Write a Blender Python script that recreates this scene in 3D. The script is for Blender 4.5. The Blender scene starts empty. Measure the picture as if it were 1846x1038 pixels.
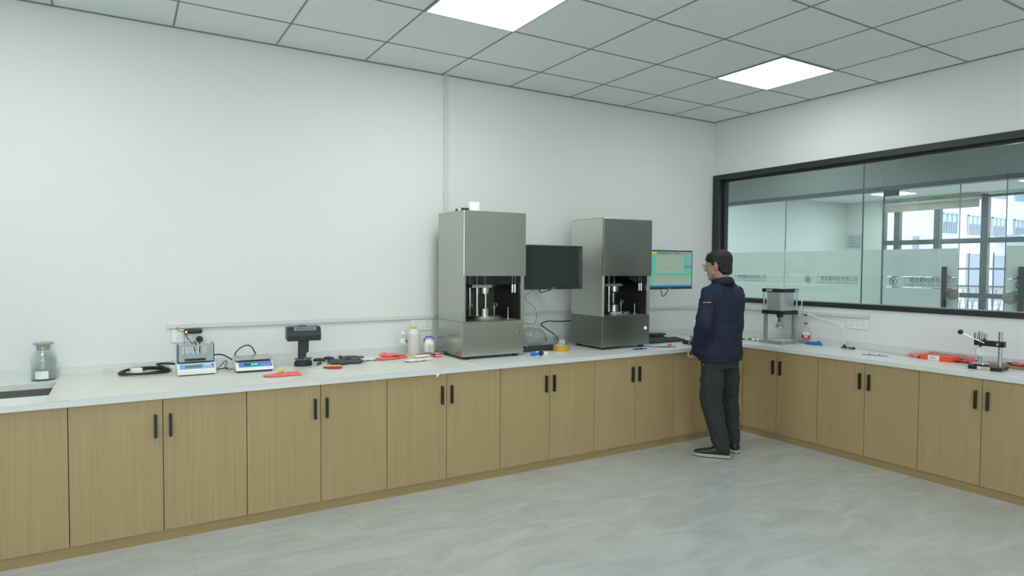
import bpy, bmesh, math, random
from mathutils import Vector, Matrix, noise
random.seed(7)
SC = bpy.context.scene
COL = SC.collection
PI = math.pi

# ------------------------------------------------------------------ camera
def cam_setup():
    yaw, pitch, roll = 0.5453, -0.0330, 0.0062
    fw = Vector((math.sin(yaw)*math.cos(pitch), math.cos(yaw)*math.cos(pitch), math.sin(pitch)))
    r = Vector((math.cos(yaw), -math.sin(yaw), 0)); u = r.cross(fw)
    c, s = math.cos(roll), math.sin(roll)
    rr = c*r + s*u; uu = -s*r + c*u
    cam = bpy.data.cameras.new('camera'); o = bpy.data.objects.new('camera', cam); COL.objects.link(o)
    m = Matrix(((rr.x, uu.x, -fw.x, -5.0637), (rr.y, uu.y, -fw.y, -4.4644), (rr.z, uu.z, -fw.z, 1.40), (0, 0, 0, 1)))
    o.matrix_world = m
    cam.sensor_width = 36; cam.lens = 1152.55/1846*36; cam.clip_start = 0.05; cam.clip_end = 200
    SC.camera = o
cam_setup()

# ------------------------------------------------------------------ world and exposure
def world_setup():
    w = bpy.data.worlds.new('World'); SC.world = w; w.use_nodes = True
    nt = w.node_tree; bg = nt.nodes['Background']
    bg.inputs[0].default_value = (0.92, 0.96, 1.0, 1); bg.inputs[1].default_value = 2.6
    SC.view_settings.view_transform = 'Standard'; SC.view_settings.look = 'None'
    SC.view_settings.gamma = 1; SC.view_settings.use_curve_mapping = False
    SC.view_settings.exposure = 0.0
world_setup()
PANEL_POWER = 17.8        # radiance of the LED ceiling panels of this room
PANEL_POWER_FAR = 32.0    # radiance of the panels of the room across the corridor
def added_daylight():   # added area lamp, unseen, brightening the room like daylight from behind the camera
    l = bpy.data.lights.new('window daylight', 'AREA'); l.shape = 'RECTANGLE'; l.size = 4.0; l.size_y = 1.7; l.energy = 60; l.color = (.92, .98, 1.0)
    o = bpy.data.objects.new('window daylight', l); COL.objects.link(o); o.location = (-5.9, -7.74, 1.75); o.rotation_euler = (math.radians(90), 0, 0)
added_daylight()

# ------------------------------------------------------------------ helpers: materials
def lin(c):
    return tuple(((v/255)/12.92 if v/255 <= 0.04045 else (((v/255)+0.055)/1.055)**2.4) for v in c) + (1,)
MATS = {}
def mat(name, col, rough=0.5, metal=0.0, spec=None, emis=None, estr=0, bump=None, var=None, alpha=None, trans=None, coat=None, aniso=None):
    if name in MATS: return MATS[name]
    m = bpy.data.materials.new(name); m.use_nodes = True; MATS[name] = m
    nt = m.node_tree; b = nt.nodes['Principled BSDF']
    c = lin(col) if max(col) > 1 else tuple(col) + (1,)
    b.inputs['Base Color'].default_value = c
    b.inputs['Roughness'].default_value = rough; b.inputs['Metallic'].default_value = metal
    if spec is not None: b.inputs['Specular IOR Level'].default_value = spec
    if coat: b.inputs['Coat Weight'].default_value = coat; b.inputs['Coat Roughness'].default_value = 0.05
    if emis: b.inputs['Emission Color'].default_value = lin(emis) if max(emis) > 1 else tuple(emis)+(1,); b.inputs['Emission Strength'].default_value = estr
    if trans: b.inputs['Transmission Weight'].default_value = trans
    tc = nt.nodes.new('ShaderNodeTexCoord')
    sc = 18 if not var else var[0]; amt = 0.05 if not var else var[1]
    n = nt.nodes.new('ShaderNodeTexNoise'); n.inputs['Scale'].default_value = sc; n.inputs['Detail'].default_value = 3
    nt.links.new(tc.outputs['Object'], n.inputs['Vector'])
    mx = nt.nodes.new('ShaderNodeMix'); mx.data_type = 'RGBA'; mx.blend_type = 'MULTIPLY'
    mx.inputs['Factor'].default_value = 1
    rmp = nt.nodes.new('ShaderNodeMapRange'); rmp.inputs['To Min'].default_value = 1-amt; rmp.inputs['To Max'].default_value = 1+amt
    nt.links.new(n.outputs['Fac'], rmp.inputs['Value'])
    mx.inputs['A'].default_value = c; nt.links.new(rmp.outputs['Result'], mx.inputs['B'])
    nt.links.new(mx.outputs['Result'], b.inputs['Base Color'])
    if bump:
        n2 = nt.nodes.new('ShaderNodeTexNoise'); n2.inputs['Scale'].default_value = bump[0]; n2.inputs['Detail'].default_value = 4
        nt.links.new(tc.outputs['Object'], n2.inputs['Vector'])
        bp = nt.nodes.new('ShaderNodeBump'); bp.inputs['Strength'].default_value = bump[1]; bp.inputs['Distance'].default_value = 0.01
        nt.links.new(n2.outputs['Fac'], bp.inputs['Height']); nt.links.new(bp.outputs['Normal'], b.inputs['Normal'])
    if alpha is not None: b.inputs['Alpha'].default_value = alpha
    return m

def glass_mat(name, tint=(0.86, 0.94, 0.91), refl=1.0, ior=1.45, rough=0.0, dens=None):
    if name in MATS: return MATS[name]
    m = bpy.data.materials.new(name); m.use_nodes = True; MATS[name] = m
    nt = m.node_tree; nt.nodes.clear()
    out = nt.nodes.new('ShaderNodeOutputMaterial'); mix = nt.nodes.new('ShaderNodeMixShader')
    tr = nt.nodes.new('ShaderNodeBsdfTransparent'); tr.inputs[0].default_value = tint + (1,)
    gl = nt.nodes.new('ShaderNodeBsdfGlossy'); gl.inputs['Roughness'].default_value = rough; gl.inputs[0].default_value = (refl, refl, refl, 1)
    lw = nt.nodes.new('ShaderNodeLayerWeight'); lw.inputs['Blend'].default_value = .5   # symmetric for both sides of a thin sheet
    pw = nt.nodes.new('ShaderNodeMath'); pw.operation = 'POWER'; pw.inputs[1].default_value = 4.5; nt.links.new(lw.outputs['Facing'], pw.inputs[0])
    fr = nt.nodes.new('ShaderNodeMath'); fr.operation = 'MULTIPLY_ADD'; fr.inputs[1].default_value = .55; fr.inputs[2].default_value = ((ior-1)/(ior+1))**2; fr.use_clamp = True; nt.links.new(pw.outputs[0], fr.inputs[0])
    nt.links.new(fr.outputs[0], mix.inputs[0]); nt.links.new(tr.outputs[0], mix.inputs[1]); nt.links.new(gl.outputs[0], mix.inputs[2])
    if dens:
        df = nt.nodes.new('ShaderNodeBsdfDiffuse'); df.inputs[0].default_value = dens[1] + (1,)
        m2 = nt.nodes.new('ShaderNodeMixShader'); m2.inputs[0].default_value = dens[0]
        nt.links.new(mix.outputs[0], m2.inputs[1]); nt.links.new(df.outputs[0], m2.inputs[2]); nt.links.new(m2.outputs[0], out.inputs[0])
    else: nt.links.new(mix.outputs[0], out.inputs[0])
    return m

def film_mat():
    m = bpy.data.materials.new('frosted film'); m.use_nodes = True; nt = m.node_tree; nt.nodes.clear()
    out = nt.nodes.new('ShaderNodeOutputMaterial')
    tl = nt.nodes.new('ShaderNodeBsdfTranslucent'); tl.inputs[0].default_value = (0.90, 0.95, 0.93, 1)
    df = nt.nodes.new('ShaderNodeBsdfDiffuse'); df.inputs[0].default_value = (0.88, 0.93, 0.91, 1)
    tr = nt.nodes.new('ShaderNodeBsdfTransparent')
    a = nt.nodes.new('ShaderNodeMixShader'); a.inputs[0].default_value = 0.6
    b = nt.nodes.new('ShaderNodeMixShader'); b.inputs[0].default_value = 0.12
    nt.links.new(df.outputs[0], a.inputs[1]); nt.links.new(tl.outputs[0], a.inputs[2])
    nt.links.new(a.outputs[0], b.inputs[1]); nt.links.new(tr.outputs[0], b.inputs[2]); nt.links.new(b.outputs[0], out.inputs[0])
    return m

def wood_mat(name='oak laminate', base=(0.43, 0.33, 0.168), dark=(0.375, 0.276, 0.132), axis='z', rough=0.38):
    m = bpy.data.materials.new(name); m.use_nodes = True; nt = m.node_tree; b = nt.nodes['Principled BSDF']
    geo = nt.nodes.new('ShaderNodeNewGeometry'); mp = nt.nodes.new('ShaderNodeMapping')
    mp.inputs['Scale'].default_value = (1, 1, 0.012) if axis == 'z' else ((0.02, 1, 1) if axis == 'x' else (1, .02, 1))
    nt.links.new(geo.outputs['Position'], mp.inputs['Vector'])
    n = nt.nodes.new('ShaderNodeTexNoise'); n.inputs['Scale'].default_value = 170; n.inputs['Detail'].default_value = 4; n.inputs['Roughness'].default_value = .6
    nt.links.new(mp.outputs[0], n.inputs['Vector'])
    n2 = nt.nodes.new('ShaderNodeTexNoise'); n2.inputs['Scale'].default_value = 7; n2.inputs['Detail'].default_value = 2
    nt.links.new(mp.outputs[0], n2.inputs['Vector'])
    ad = nt.nodes.new('ShaderNodeMath'); ad.operation = 'MULTIPLY_ADD'; ad.inputs[1].default_value = .16
    nt.links.new(n2.outputs['Fac'], ad.inputs[0]); nt.links.new(n.outputs['Fac'], ad.inputs[2])
    cr = nt.nodes.new('ShaderNodeValToRGB'); cr.color_ramp.elements[0].position = .40; cr.color_ramp.elements[1].position = .76
    cr.color_ramp.elements[0].color = dark + (1,); cr.color_ramp.elements[1].color = base + (1,)
    nt.links.new(ad.outputs[0], cr.inputs[0]); nt.links.new(cr.outputs[0], b.inputs['Base Color'])
    b.inputs['Roughness'].default_value = rough
    return m

def floor_mat():
    m = bpy.data.materials.new('polished pale marble tile'); m.use_nodes = True; nt = m.node_tree; b = nt.nodes['Principled BSDF']
    geo = nt.nodes.new('ShaderNodeNewGeometry')
    n = nt.nodes.new('ShaderNodeTexNoise'); n.inputs['Scale'].default_value = 2.6; n.inputs['Detail'].default_value = 10; n.inputs['Roughness'].default_value = .62; n.inputs['Distortion'].default_value = .9
    mp = nt.nodes.new('ShaderNodeMapping'); mp.inputs['Rotation'].default_value = (0, 0, .6); mp.inputs['Scale'].default_value = (1, 2.6, 1)
    nt.links.new(geo.outputs['Position'], mp.inputs[0]); nt.links.new(mp.outputs[0], n.inputs['Vector'])
    cr = nt.nodes.new('ShaderNodeValToRGB'); e = cr.color_ramp.elements
    e[0].position = .36; e[0].color = (0.375, 0.40, 0.388, 1); e[1].position = .66; e[1].color = (0.455, 0.482, 0.467, 1)
    nt.links.new(n.outputs['Fac'], cr.inputs[0])
    br = nt.nodes.new('ShaderNodeTexBrick'); br.offset = 0; br.inputs['Scale'].default_value = 1
    br.inputs['Brick Width'].default_value = .8; br.inputs['Row Height'].default_value = .8; br.inputs['Mortar Size'].default_value = .0015
    br.inputs['Color1'].default_value = br.inputs['Color2'].default_value = (1, 1, 1, 1); br.inputs['Mortar'].default_value = (.86, .87, .87, 1)
    nt.links.new(geo.outputs['Position'], br.inputs['Vector'])
    mx = nt.nodes.new('ShaderNodeMix'); mx.data_type = 'RGBA'; mx.blend_type = 'MULTIPLY'; mx.inputs['Factor'].default_value = 1
    nt.links.new(cr.outputs[0], mx.inputs['A']); nt.links.new(br.outputs['Color'], mx.inputs['B']); nt.links.new(mx.outputs['Result'], b.inputs['Base Color'])
    b.inputs['Roughness'].default_value = .11; b.inputs['Specular IOR Level'].default_value = .5
    n3 = nt.nodes.new('ShaderNodeTexNoise'); n3.inputs['Scale'].default_value = 2.2; nt.links.new(geo.outputs['Position'], n3.inputs['Vector'])
    bp = nt.nodes.new('ShaderNodeBump'); bp.inputs['Strength'].default_value = .05; bp.inputs['Distance'].default_value = .01
    nt.links.new(n3.outputs['Fac'], bp.inputs['Height']); nt.links.new(bp.outputs['Normal'], b.inputs['Normal'])
    return m

def steel_mat(name, col=(0.55, 0.56, 0.53), rough=.3, vertical=False, aniso=.6):
    if name in MATS: return MATS[name]
    m = bpy.data.materials.new(name); m.use_nodes = True; MATS[name] = m; nt = m.node_tree; b = nt.nodes['Principled BSDF']
    tc = nt.nodes.new('ShaderNodeTexCoord'); mp = nt.nodes.new('ShaderNodeMapping')
    mp.inputs['Scale'].default_value = (1.2, 1.2, 160) if not vertical else (160, 160, 1.2)
    nt.links.new(tc.outputs['Object'], mp.inputs[0])
    n = nt.nodes.new('ShaderNodeTexNoise'); n.inputs['Scale'].default_value = 2; n.inputs['Detail'].default_value = 3; nt.links.new(mp.outputs[0], n.inputs['Vector'])
    cr = nt.nodes.new('ShaderNodeMapRange'); cr.inputs['To Min'].default_value = rough-.02; cr.inputs['To Max'].default_value = rough+.03
    nt.links.new(n.outputs['Fac'], cr.inputs['Value']); nt.links.new(cr.outputs[0], b.inputs['Roughness'])
    c2 = nt.nodes.new('ShaderNodeValToRGB'); c2.color_ramp.elements[0].color = tuple(v*.93 for v in col)+(1,); c2.color_ramp.elements[1].color = tuple(v*1.06 for v in col)+(1,)
    nt.links.new(n.outputs['Fac'], c2.inputs[0]); nt.links.new(c2.outputs[0], b.inputs['Base Color'])
    b.inputs['Metallic'].default_value = 1; b.inputs['Anisotropic'].default_value = aniso
    return m

# ------------------------------------------------------------------ helpers: meshes
class MB:
    """collects shapes; build() links them as one mesh object"""
    def __init__(s): s.bm = bmesh.new(); s.mi = 0
    def _set(s, faces):
        for f in faces: f.material_index = s.mi
    def box(s, x0, x1, y0, y1, z0, z1, rz=0, c=None, bev=0):
        vs = []
        for z in (z0, z1):
            for x, y in ((x0, y0), (x1, y0), (x1, y1), (x0, y1)): vs.append(s.bm.verts.new((x, y, z)))
        fs = [s.bm.faces.new([vs[i] for i in q]) for q in ((3, 2, 1, 0), (4, 5, 6, 7), (0, 1, 5, 4), (1, 2, 6, 5), (2, 3, 7, 6), (3, 0, 4, 7))]
        s._set(fs)
        if bev:
            es = list({e for f in fs for e in f.edges})
            r = bmesh.ops.bevel(s.bm, geom=es, offset=bev, segments=2, affect='EDGES', profile=.5)
            s._set(r['faces']); vs = list({v for f in r['faces'] for v in f.verts} | {v for v in vs if v.is_valid})
        if rz:
            c = c or ((x0+x1)/2, (y0+y1)/2, 0)
            bmesh.ops.rotate(s.bm, verts=vs, cent=c, matrix=Matrix.Rotation(rz, 3, 'Z'))
        return vs
    def ring_loft(s, rings, cap0=True, cap1=True, closed=True):
        rs = [[s.bm.verts.new(p) for p in r] for r in rings]; n = len(rs[0]); fs = []
        for a, b in zip(rs, rs[1:]):
            for i in range(n if closed else n-1):
                j = (i+1) % n; fs.append(s.bm.faces.new((a[i], a[j], b[j], b[i])))
        if cap0 and n > 2: fs.append(s.bm.faces.new(rs[0][::-1]))
        if cap1 and n > 2: fs.append(s.bm.faces.new(rs[-1]))
        s._set(fs); return [v for r in rs for v in r]
    def lathe(s, prof, c=(0, 0, 0), n=24, axis='z'):
        rings = []
        for r, z in prof:
            r = max(r, 1e-4); ring = []
            for i in range(n):
                a = 2*PI*i/n; p = (r*math.cos(a), r*math.sin(a), z)
                if axis == 'x': p = (p[2], p[0], p[1])
                elif axis == 'y': p = (p[1], p[2], p[0])
                ring.append((p[0]+c[0], p[1]+c[1], p[2]+c[2]))
            rings.append(ring)
        return s.ring_loft(rings)
    def cyl(s, c, r, h, n=24, axis='z', r2=None): return s.lathe([(r, 0), (r2 if r2 is not None else r, h)], c, n, axis)
    def tube(s, pts, r, n=8, smooth=6):
        P = [Vector(p) for p in pts]
        if smooth > 1 and len(P) > 2:
            Q = []
            E = [P[0]*2-P[1]] + P + [P[-1]*2-P[-2]]
            for i in range(1, len(E)-2):
                for k in range(smooth):
                    t = k/smooth; a, b, c, d = E[i-1], E[i], E[i+1], E[i+2]
                    Q.append(.5*((2*b)+(c-a)*t+(2*a-5*b+4*c-d)*t*t+(3*b-a-3*c+d)*t**3))
            Q.append(P[-1]); P = Q
        rings = []; up = Vector((0, 0, 1)); prev = None
        for i, p in enumerate(P):
            d = (P[min(i+1, len(P)-1)]-P[max(i-1, 0)]).normalized()
            if prev is None:
                a = d.cross(up) if abs(d.z) < .95 else d.cross(Vector((1, 0, 0)))
            else: a = prev - d*prev.dot(d)
            a.normalize(); prev = a; b = d.cross(a)
            rad = r[i*len(r)//len(P)] if isinstance(r, (list, tuple)) else r
            rings.append([p+rad*(math.cos(2*PI*k/n)*a+math.sin(2*PI*k/n)*b) for k in range(n)])
        return s.ring_loft(rings)
    def prism(s, poly, h, frame=None):
        """poly 2-d points; frame (origin,u,v,w): extruded by h along w"""
        o, u, v, w = frame or ((0, 0, 0), (1, 0, 0), (0, 1, 0), (0, 0, 1)); o, u, v, w = map(Vector, (o, u, v, w))
        a = [o+u*x+v*y for x, y in poly]; return s.ring_loft([a, [p+w*h for p in a]])
    def ball(s, c, r, n=16, sx=1, sy=1, sz=1):
        prof = [(r*math.sin(PI*i/(n//2)), -r*math.cos(PI*i/(n//2))) for i in range(n//2+1)]
        vs = s.lathe(prof, (0, 0, 0), n)
        for v in vs: v.co = Vector((v.co.x*sx+c[0], v.co.y*sy+c[1], v.co.z*sz+c[2]))
        return vs
    def chain(s, pts, rad, n=12):
        """limb: balls on the joints and tapered sleeves between"""
        P = [Vector(p) for p in pts]
        for i, p in enumerate(P): s.ball(p, rad[i], n)
        for i in range(len(P)-1):
            a, b = P[i], P[i+1]; d = (b-a).normalized(); x = d.orthogonal().normalized(); y = d.cross(x); rings = []
            for q, rr in ((a, rad[i]), (b, rad[i+1])): rings.append([q+rr*(math.cos(2*PI*k/n)*x+math.sin(2*PI*k/n)*y) for k in range(n)])
            s.ring_loft(rings)
    def xf(s, mtx): bmesh.ops.transform(s.bm, matrix=mtx, verts=s.bm.verts)
    def build(s, name, m, parent=None, smooth=False, loc=None, bevel=0, weld=False):
        if weld: bmesh.ops.remove_doubles(s.bm, verts=s.bm.verts, dist=1e-5)
        bmesh.ops.recalc_face_normals(s.bm, faces=s.bm.faces)
        me = bpy.data.meshes.new(name); s.bm.to_mesh(me); s.bm.free()
        for mm in (m if isinstance(m, (list, tuple)) else [m]): me.materials.append(mm)
        if smooth:
            me.polygons.foreach_set('use_smooth', [True]*len(me.polygons))
            if smooth != 'all': me.set_sharp_from_angle(angle=math.radians(40))
        o = bpy.data.objects.new(name, me); COL.objects.link(o)
        if parent: o.parent = parent
        if loc: o.location = loc
        if bevel:
            bv = o.modifiers.new('Bevel', 'BEVEL'); bv.width = bevel; bv.segments = 2; bv.limit_method = 'ANGLE'
        return o
def tag(o, label=None, cat=None, group=None, kind=None):
    if label: o['label'] = label
    if cat: o['category'] = cat
    if group: o['group'] = group
    if kind: o['kind'] = kind
    return o
def thing(name, label, cat, loc=(0, 0, 0), rz=0, group=None):
    o = bpy.data.objects.new(name, None); COL.objects.link(o); o.location = loc; o.rotation_euler = (0, 0, rz); o.empty_display_size = .05
    return tag(o, label, cat, group)
def kids(o): return [c for c in COL.objects if c.parent == o]
def copy_tree(o, parent=None):
    c = o.copy(); COL.objects.link(c); c.parent = parent
    for ch in kids(o): copy_tree(ch, c)
    return c
def struct(o): o['kind'] = 'structure'; return o
def text_mesh(name, s, size, m, parent, mtx, depth=.0006, align='LEFT', fit=None):
    cu = bpy.data.curves.new(name, 'FONT'); cu.body = s; cu.size = size; cu.extrude = depth; cu.align_x = align
    t = bpy.data.objects.new(name, cu); COL.objects.link(t)
    dg = bpy.context.evaluated_depsgraph_get(); dg.update()
    me = bpy.data.meshes.new_from_object(t.evaluated_get(dg)); bpy.data.objects.remove(t)
    if fit and len(me.vertices):
        xs = [v.co.x for v in me.vertices]; k = fit/(max(xs)-min(xs)); x0 = min(xs)
        for v in me.vertices: v.co.x = (v.co.x-x0)*k
    me.materials.clear(); me.materials.append(m)
    o = bpy.data.objects.new(name, me); COL.objects.link(o); o.parent = parent; o.matrix_local = mtx
    return o
def frame_mtx(o, x, y):
    x = Vector(x).normalized(); y = Vector(y).normalized(); z = x.cross(y)
    return Matrix(((x.x, y.x, z.x, o[0]), (x.y, y.y, z.y, o[1]), (x.z, y.z, z.z, o[2]), (0, 0, 0, 1)))

# ------------------------------------------------------------------ materials
WALL = mat('white wall paint', (0.74, 0.775, 0.765), .75, bump=(60, .03), var=(1.2, .012))
CEIL = mat('ceiling tile', (0.80, 0.85, 0.83), .8, bump=(220, .15), var=(90, .02))
GRID = mat('ceiling grid', (0.20, 0.245, 0.25), .5)  # dark tone stands in for the shadow groove along the bars
FLOOR = floor_mat()
OAK = wood_mat()
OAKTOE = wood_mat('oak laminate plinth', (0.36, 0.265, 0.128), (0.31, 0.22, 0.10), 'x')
QUARTZ = mat('white quartz worktop', (0.70, 0.745, 0.745), .25, var=(40, .04))
SPLASH = mat('grey white upstand', (0.66, 0.70, 0.69), .35, var=(30, .04))
CREAM = mat('cream marbled sheet', (0.68, 0.685, 0.62), .3, var=(14, .09))
BLACK = mat('black plastic', (0.018, 0.020, 0.024), .42)
SATIN = mat('black satin metal', (0.02, 0.021, 0.024), .35, metal=.3)
RUBBER = mat('black rubber', (0.02, 0.02, 0.022), .6)
FRAME = mat('black window frame', (0.022, 0.026, 0.028), .38)
WHITEP = mat('white plastic', (0.80, 0.84, 0.82), .35)
TRUNK = mat('white trunking plastic', (0.64, 0.67, 0.635), .4)
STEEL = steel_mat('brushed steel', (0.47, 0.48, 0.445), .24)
STEELS = steel_mat('bright brushed steel side', (0.74, 0.76, 0.70), .42, True)  # right tester sides: brighter light put into the steel colour
STEELF = steel_mat('brushed steel dark front', (0.32, 0.335, 0.305), .34, aniso=.25)  # right tester front: a dark reflection put into the base colour
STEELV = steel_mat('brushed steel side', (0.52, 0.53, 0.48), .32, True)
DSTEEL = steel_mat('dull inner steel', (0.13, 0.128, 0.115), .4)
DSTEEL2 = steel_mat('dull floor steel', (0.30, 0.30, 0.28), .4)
CHROME = mat('chrome', (0.62, 0.64, 0.65), .16, metal=1)
ALU = mat('anodised aluminium', (0.48, 0.52, 0.55), .34, metal=1)
ALUD = mat('dull aluminium', (0.48, 0.48, 0.46), .45, metal=.9)
NICKEL = mat('nickel', (0.55, 0.53, 0.48), .28, metal=1)
GLASS = glass_mat('window glass', (0.935, 0.975, 0.965), 1.0, 1.5)
CLEAR = glass_mat('clear plastic', (0.965, 0.975, 0.97), 1, 1.35)
JARG = glass_mat('jar glass', (0.965, 0.985, 0.978), 1, 1.45)
FILM = film_mat()
RED = mat('coral red knit', (0.86, 0.14, 0.10), .8, bump=(300, .4))
PINKR = mat('coral glove rubber', (0.87, 0.17, 0.14), .7, bump=(240, .35))
DGLOVE = mat('charcoal glove', (0.07, 0.085, 0.095), .85, bump=(260, .4))
COTTON = mat('white cotton', (0.76, 0.76, 0.70), .9, bump=(260, .4))
BLUE = mat('blue plastic', (0.03, 0.16, 0.62), .4)

# ================================================================== SETTING
CH = 2.8534; CT = 0.758
XL, YF = -8.2, -7.6
o = MB(); o.box(XL, 0, YF, 0, -.1, 0); struct(o.build('floor', FLOOR))
o = MB(); o.box(XL-.1, .12, 0, .12, -.1, CH+.2); struct(o.build('wall_back', WALL))
o = MB(); o.box(XL-.1, XL, YF, 0, -.1, CH+.2); struct(o.build('wall_left', WALL))
o = MB(); o.box(XL-.1, .12, YF-.1, YF, -.1, .9); o.box(XL-.1, .12, YF-.1, YF, 2.6, CH+.2); o.box(XL-.1, -8.0, YF-.1, YF, .9, 2.6); o.box(-3.8, .12, YF-.1, YF, .9, 2.6); struct(o.build('wall_front', WALL))
o = MB()
for x in (-7.97, -6.6, -5.2, -3.83): o.box(x-.03, x+.03, YF-.08, YF-.02, .9, 2.6)
o.box(-8.0, -3.8, YF-.08, YF-.02, .9, .96); o.box(-8.0, -3.8, YF-.08, YF-.02, 2.54, 2.6); w4 = struct(o.build('window_4', mat('window frame grey', (.13, .165, .18), .4)))  # added window, unseen, opening for the daylight lamp outside it
o = MB(); o.box(-8.0, -3.8, YF-.052, YF-.048, .92, 2.58); o.build('glass_pane', glass_mat('rear glass', (.97, .985, .985), 1, 1.3), w4)
WY0, WY1, WZ0, WZ1 = -0.004, -4.46, 1.077, 2.322
o = MB(); o.box(0, .12, YF, 0, -.1, WZ0); o.box(0, .12, YF, 0, WZ1, CH+.2); o.box(0, .12, YF, WY1, WZ0, WZ1)
struct(o.build('wall_right', WALL))
# ceiling: tiles in a visible grid
o = MB(); o.box(XL, 0, YF, 0, CH, CH+.2); ceiling = struct(o.build('ceiling', CEIL))
gx = [-(.5887+.6*k) for k in range(13)]; gy = [-(.4471+.6*k) for k in range(12)]
o = MB()
for x in gx: o.box(x-.0045, x+.0045, YF, 0, CH-.003, CH+.001)
for y in gy: o.box(XL, 0, y-.0045, y+.0045, CH-.0034, CH+.001)
o.box(XL, 0, -.012, 0, CH-.006, CH+.001); o.box(-.012, 0, YF, 0, CH-.006, CH+.001)
struct(o.build('trim_1', GRID))

LED = mat('lit diffuser', (1, 1, 1), .5, emis=(0.985, 1.0, 0.985), estr=PANEL_POWER)
LEDW = mat('lit diffuser of the weaker window row', (1, 1, 1), .5, emis=(0.985, 1.0, 0.985), estr=PANEL_POWER*.55)
LED2 = mat('lit diffuser far', (1, 1, 1), .5, emis=(0.95, 1.0, 0.98), estr=PANEL_POWER_FAR)
LED3 = mat('lit diffuser corridor', (1, 1, 1), .5, emis=(0.95, 1.0, 0.98), estr=11)  # for added, unseen panels that brighten the film and corridor wall
def led_panel(x0, y0, z, label, m, group):
    t = thing('ceiling_light', label, 'ceiling light', (x0-.3, y0-.3, z), 0, group)
    f = MB()
    for a in ((-.297, .297, -.297, -.285), (-.297, .297, .285, .297), (-.297, -.285, -.285, .285), (.285, .297, -.285, .285)): f.box(*a, -.008, .001)
    f.build('frame', ALU, t)
    d = MB(); d.box(-.285, .285, -.285, .285, -.005, .0008); d.build('diffuser', m, t)
    return t
lab = {(0, 0): 'square LED ceiling panel nearest the window, lit white', (1, 0): 'square LED ceiling panel cut off by the top edge of the photo, lit white',
       (2, 0): 'lit LED panel above the sink end of the long counter', (0, 1): 'lit LED panel over the open floor beside the window wall',
       (1, 1): 'lit LED panel over the middle of the open floor', (2, 1): 'lit LED panel over the open floor to the left',
       (0, 2): 'lit LED panel at the rear near the window wall', (1, 2): 'lit LED panel at the rear centre of the room', (2, 2): 'lit LED panel at the rear left of the room'}
for i, x in enumerate((-.5887, -2.9887, -5.3887)):
    for j, y in enumerate((-1.0471, -3.4471, -5.8471)):
        led_panel(x, y, CH, lab[(i, j)], LEDW if i == 0 else LED, 'LED panels in the laboratory ceiling')

# ------------------------------------------------------------------ interior window in the right wall
def window_one():
    f = MB()
    zb, zt = WZ0, WZ1
    f.box(-.012, .128, WY1, WY0, zb, zb+.040); f.box(-.012, .128, WY1, WY0, zt-.05, zt)
    f.box(-.012, .128, WY0-.080, WY0, zb+.04, zt-.05); f.box(-.012, .128, WY1, WY1+.06, zb+.04, zt-.05)
    # glazing bead standing behind the front edge
    f.box(.045, .085, WY0-.105, WY0-.08, zb+.04, zt-.05); f.box(.045, .085, WY1+.06, WY0-.08, zt-.072, zt-.05)
    w = struct(f.build('window_1', FRAME, bevel=.002))
    ys = [WY0-.09, -1.4935, -2.985, WY1+.05]
    for a, b in zip(ys, ys[1:]):
        g = MB(); g.box(.058, .066, b+.002, a-.002, zb+.038, zt-.055); g.build('glass_pane', GLASS, w)
    for y in ys[1:3]:
        g = MB(); g.box(.0575, .0665, y-.0035, y+.0035, zb+.038, zt-.055); g.build('silicone_joint', mat('grey silicone', (.10, .14, .14), .5), w)
    g = MB(); g.box(.054, .058, WY1, WY0-.08, zb+.040, zb+.046); g.build('sealing_strip', mat('pale sealant', (.45, .47, .46), .5), w)  # pale strip painting the reflection along the top of the sill
window_one()

# ------------------------------------------------------------------ corridor and room beyond
PX = 2.0; FX = 8.7; SY = 3.91
CORR = mat('corridor paint', (0.30, 0.355, 0.345), .8)  # shade of the unlit corridor put into the wall colour
o = MB(); o.box(.12, 9, YF-2, 6, -.1, 0); struct(o.build('floor', FLOOR)).name = 'floor_corridor'
o = MB(); o.box(.12, PX, YF-2, 6, 2.9, 3.0); o.box(PX, 9, YF-2, SY, CH, CH+.15); struct(o.build('ceiling_far', CEIL))
o = MB(); o.box(.12, PX+.1, 5.9, 6, 0, 3); struct(o.build('wall_corridor', WALL))
o = MB(); o.box(.0, .12, .12, 6, 0, 3.0); struct(o.build('wall_corridor_side', WALL))
o = MB(); o.box(.12, 9, YF-2.1, YF-2, 0, 3); struct(o.build('wall_far_end', WALL))
o = MB(); o.box(PX, FX, SY, SY+.12, 0, CH+.1); struct(o.build('wall_far_side', WALL))
HZ = 2.262
o = MB(); o.box(PX, PX+.1, YF-2, -2.52, 0, HZ); struct(o.build('wall_dark_partition', mat('dark grey panelling', (.05, .055, .055), .5)))  # unseen dark wall added for the right tester's front to reflect
o = MB(); o.box(PX, PX+.1, YF-2, 6, HZ+.034, 3.0); struct(o.build('wall_partition', CORR))
o = MB(); o.box(PX-.006, PX+.10, YF-2, 6, HZ-.012, HZ+.034); struct(o.build('trim_2', mat('grey steel header', (.10, .13, .15), .4)))

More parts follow.
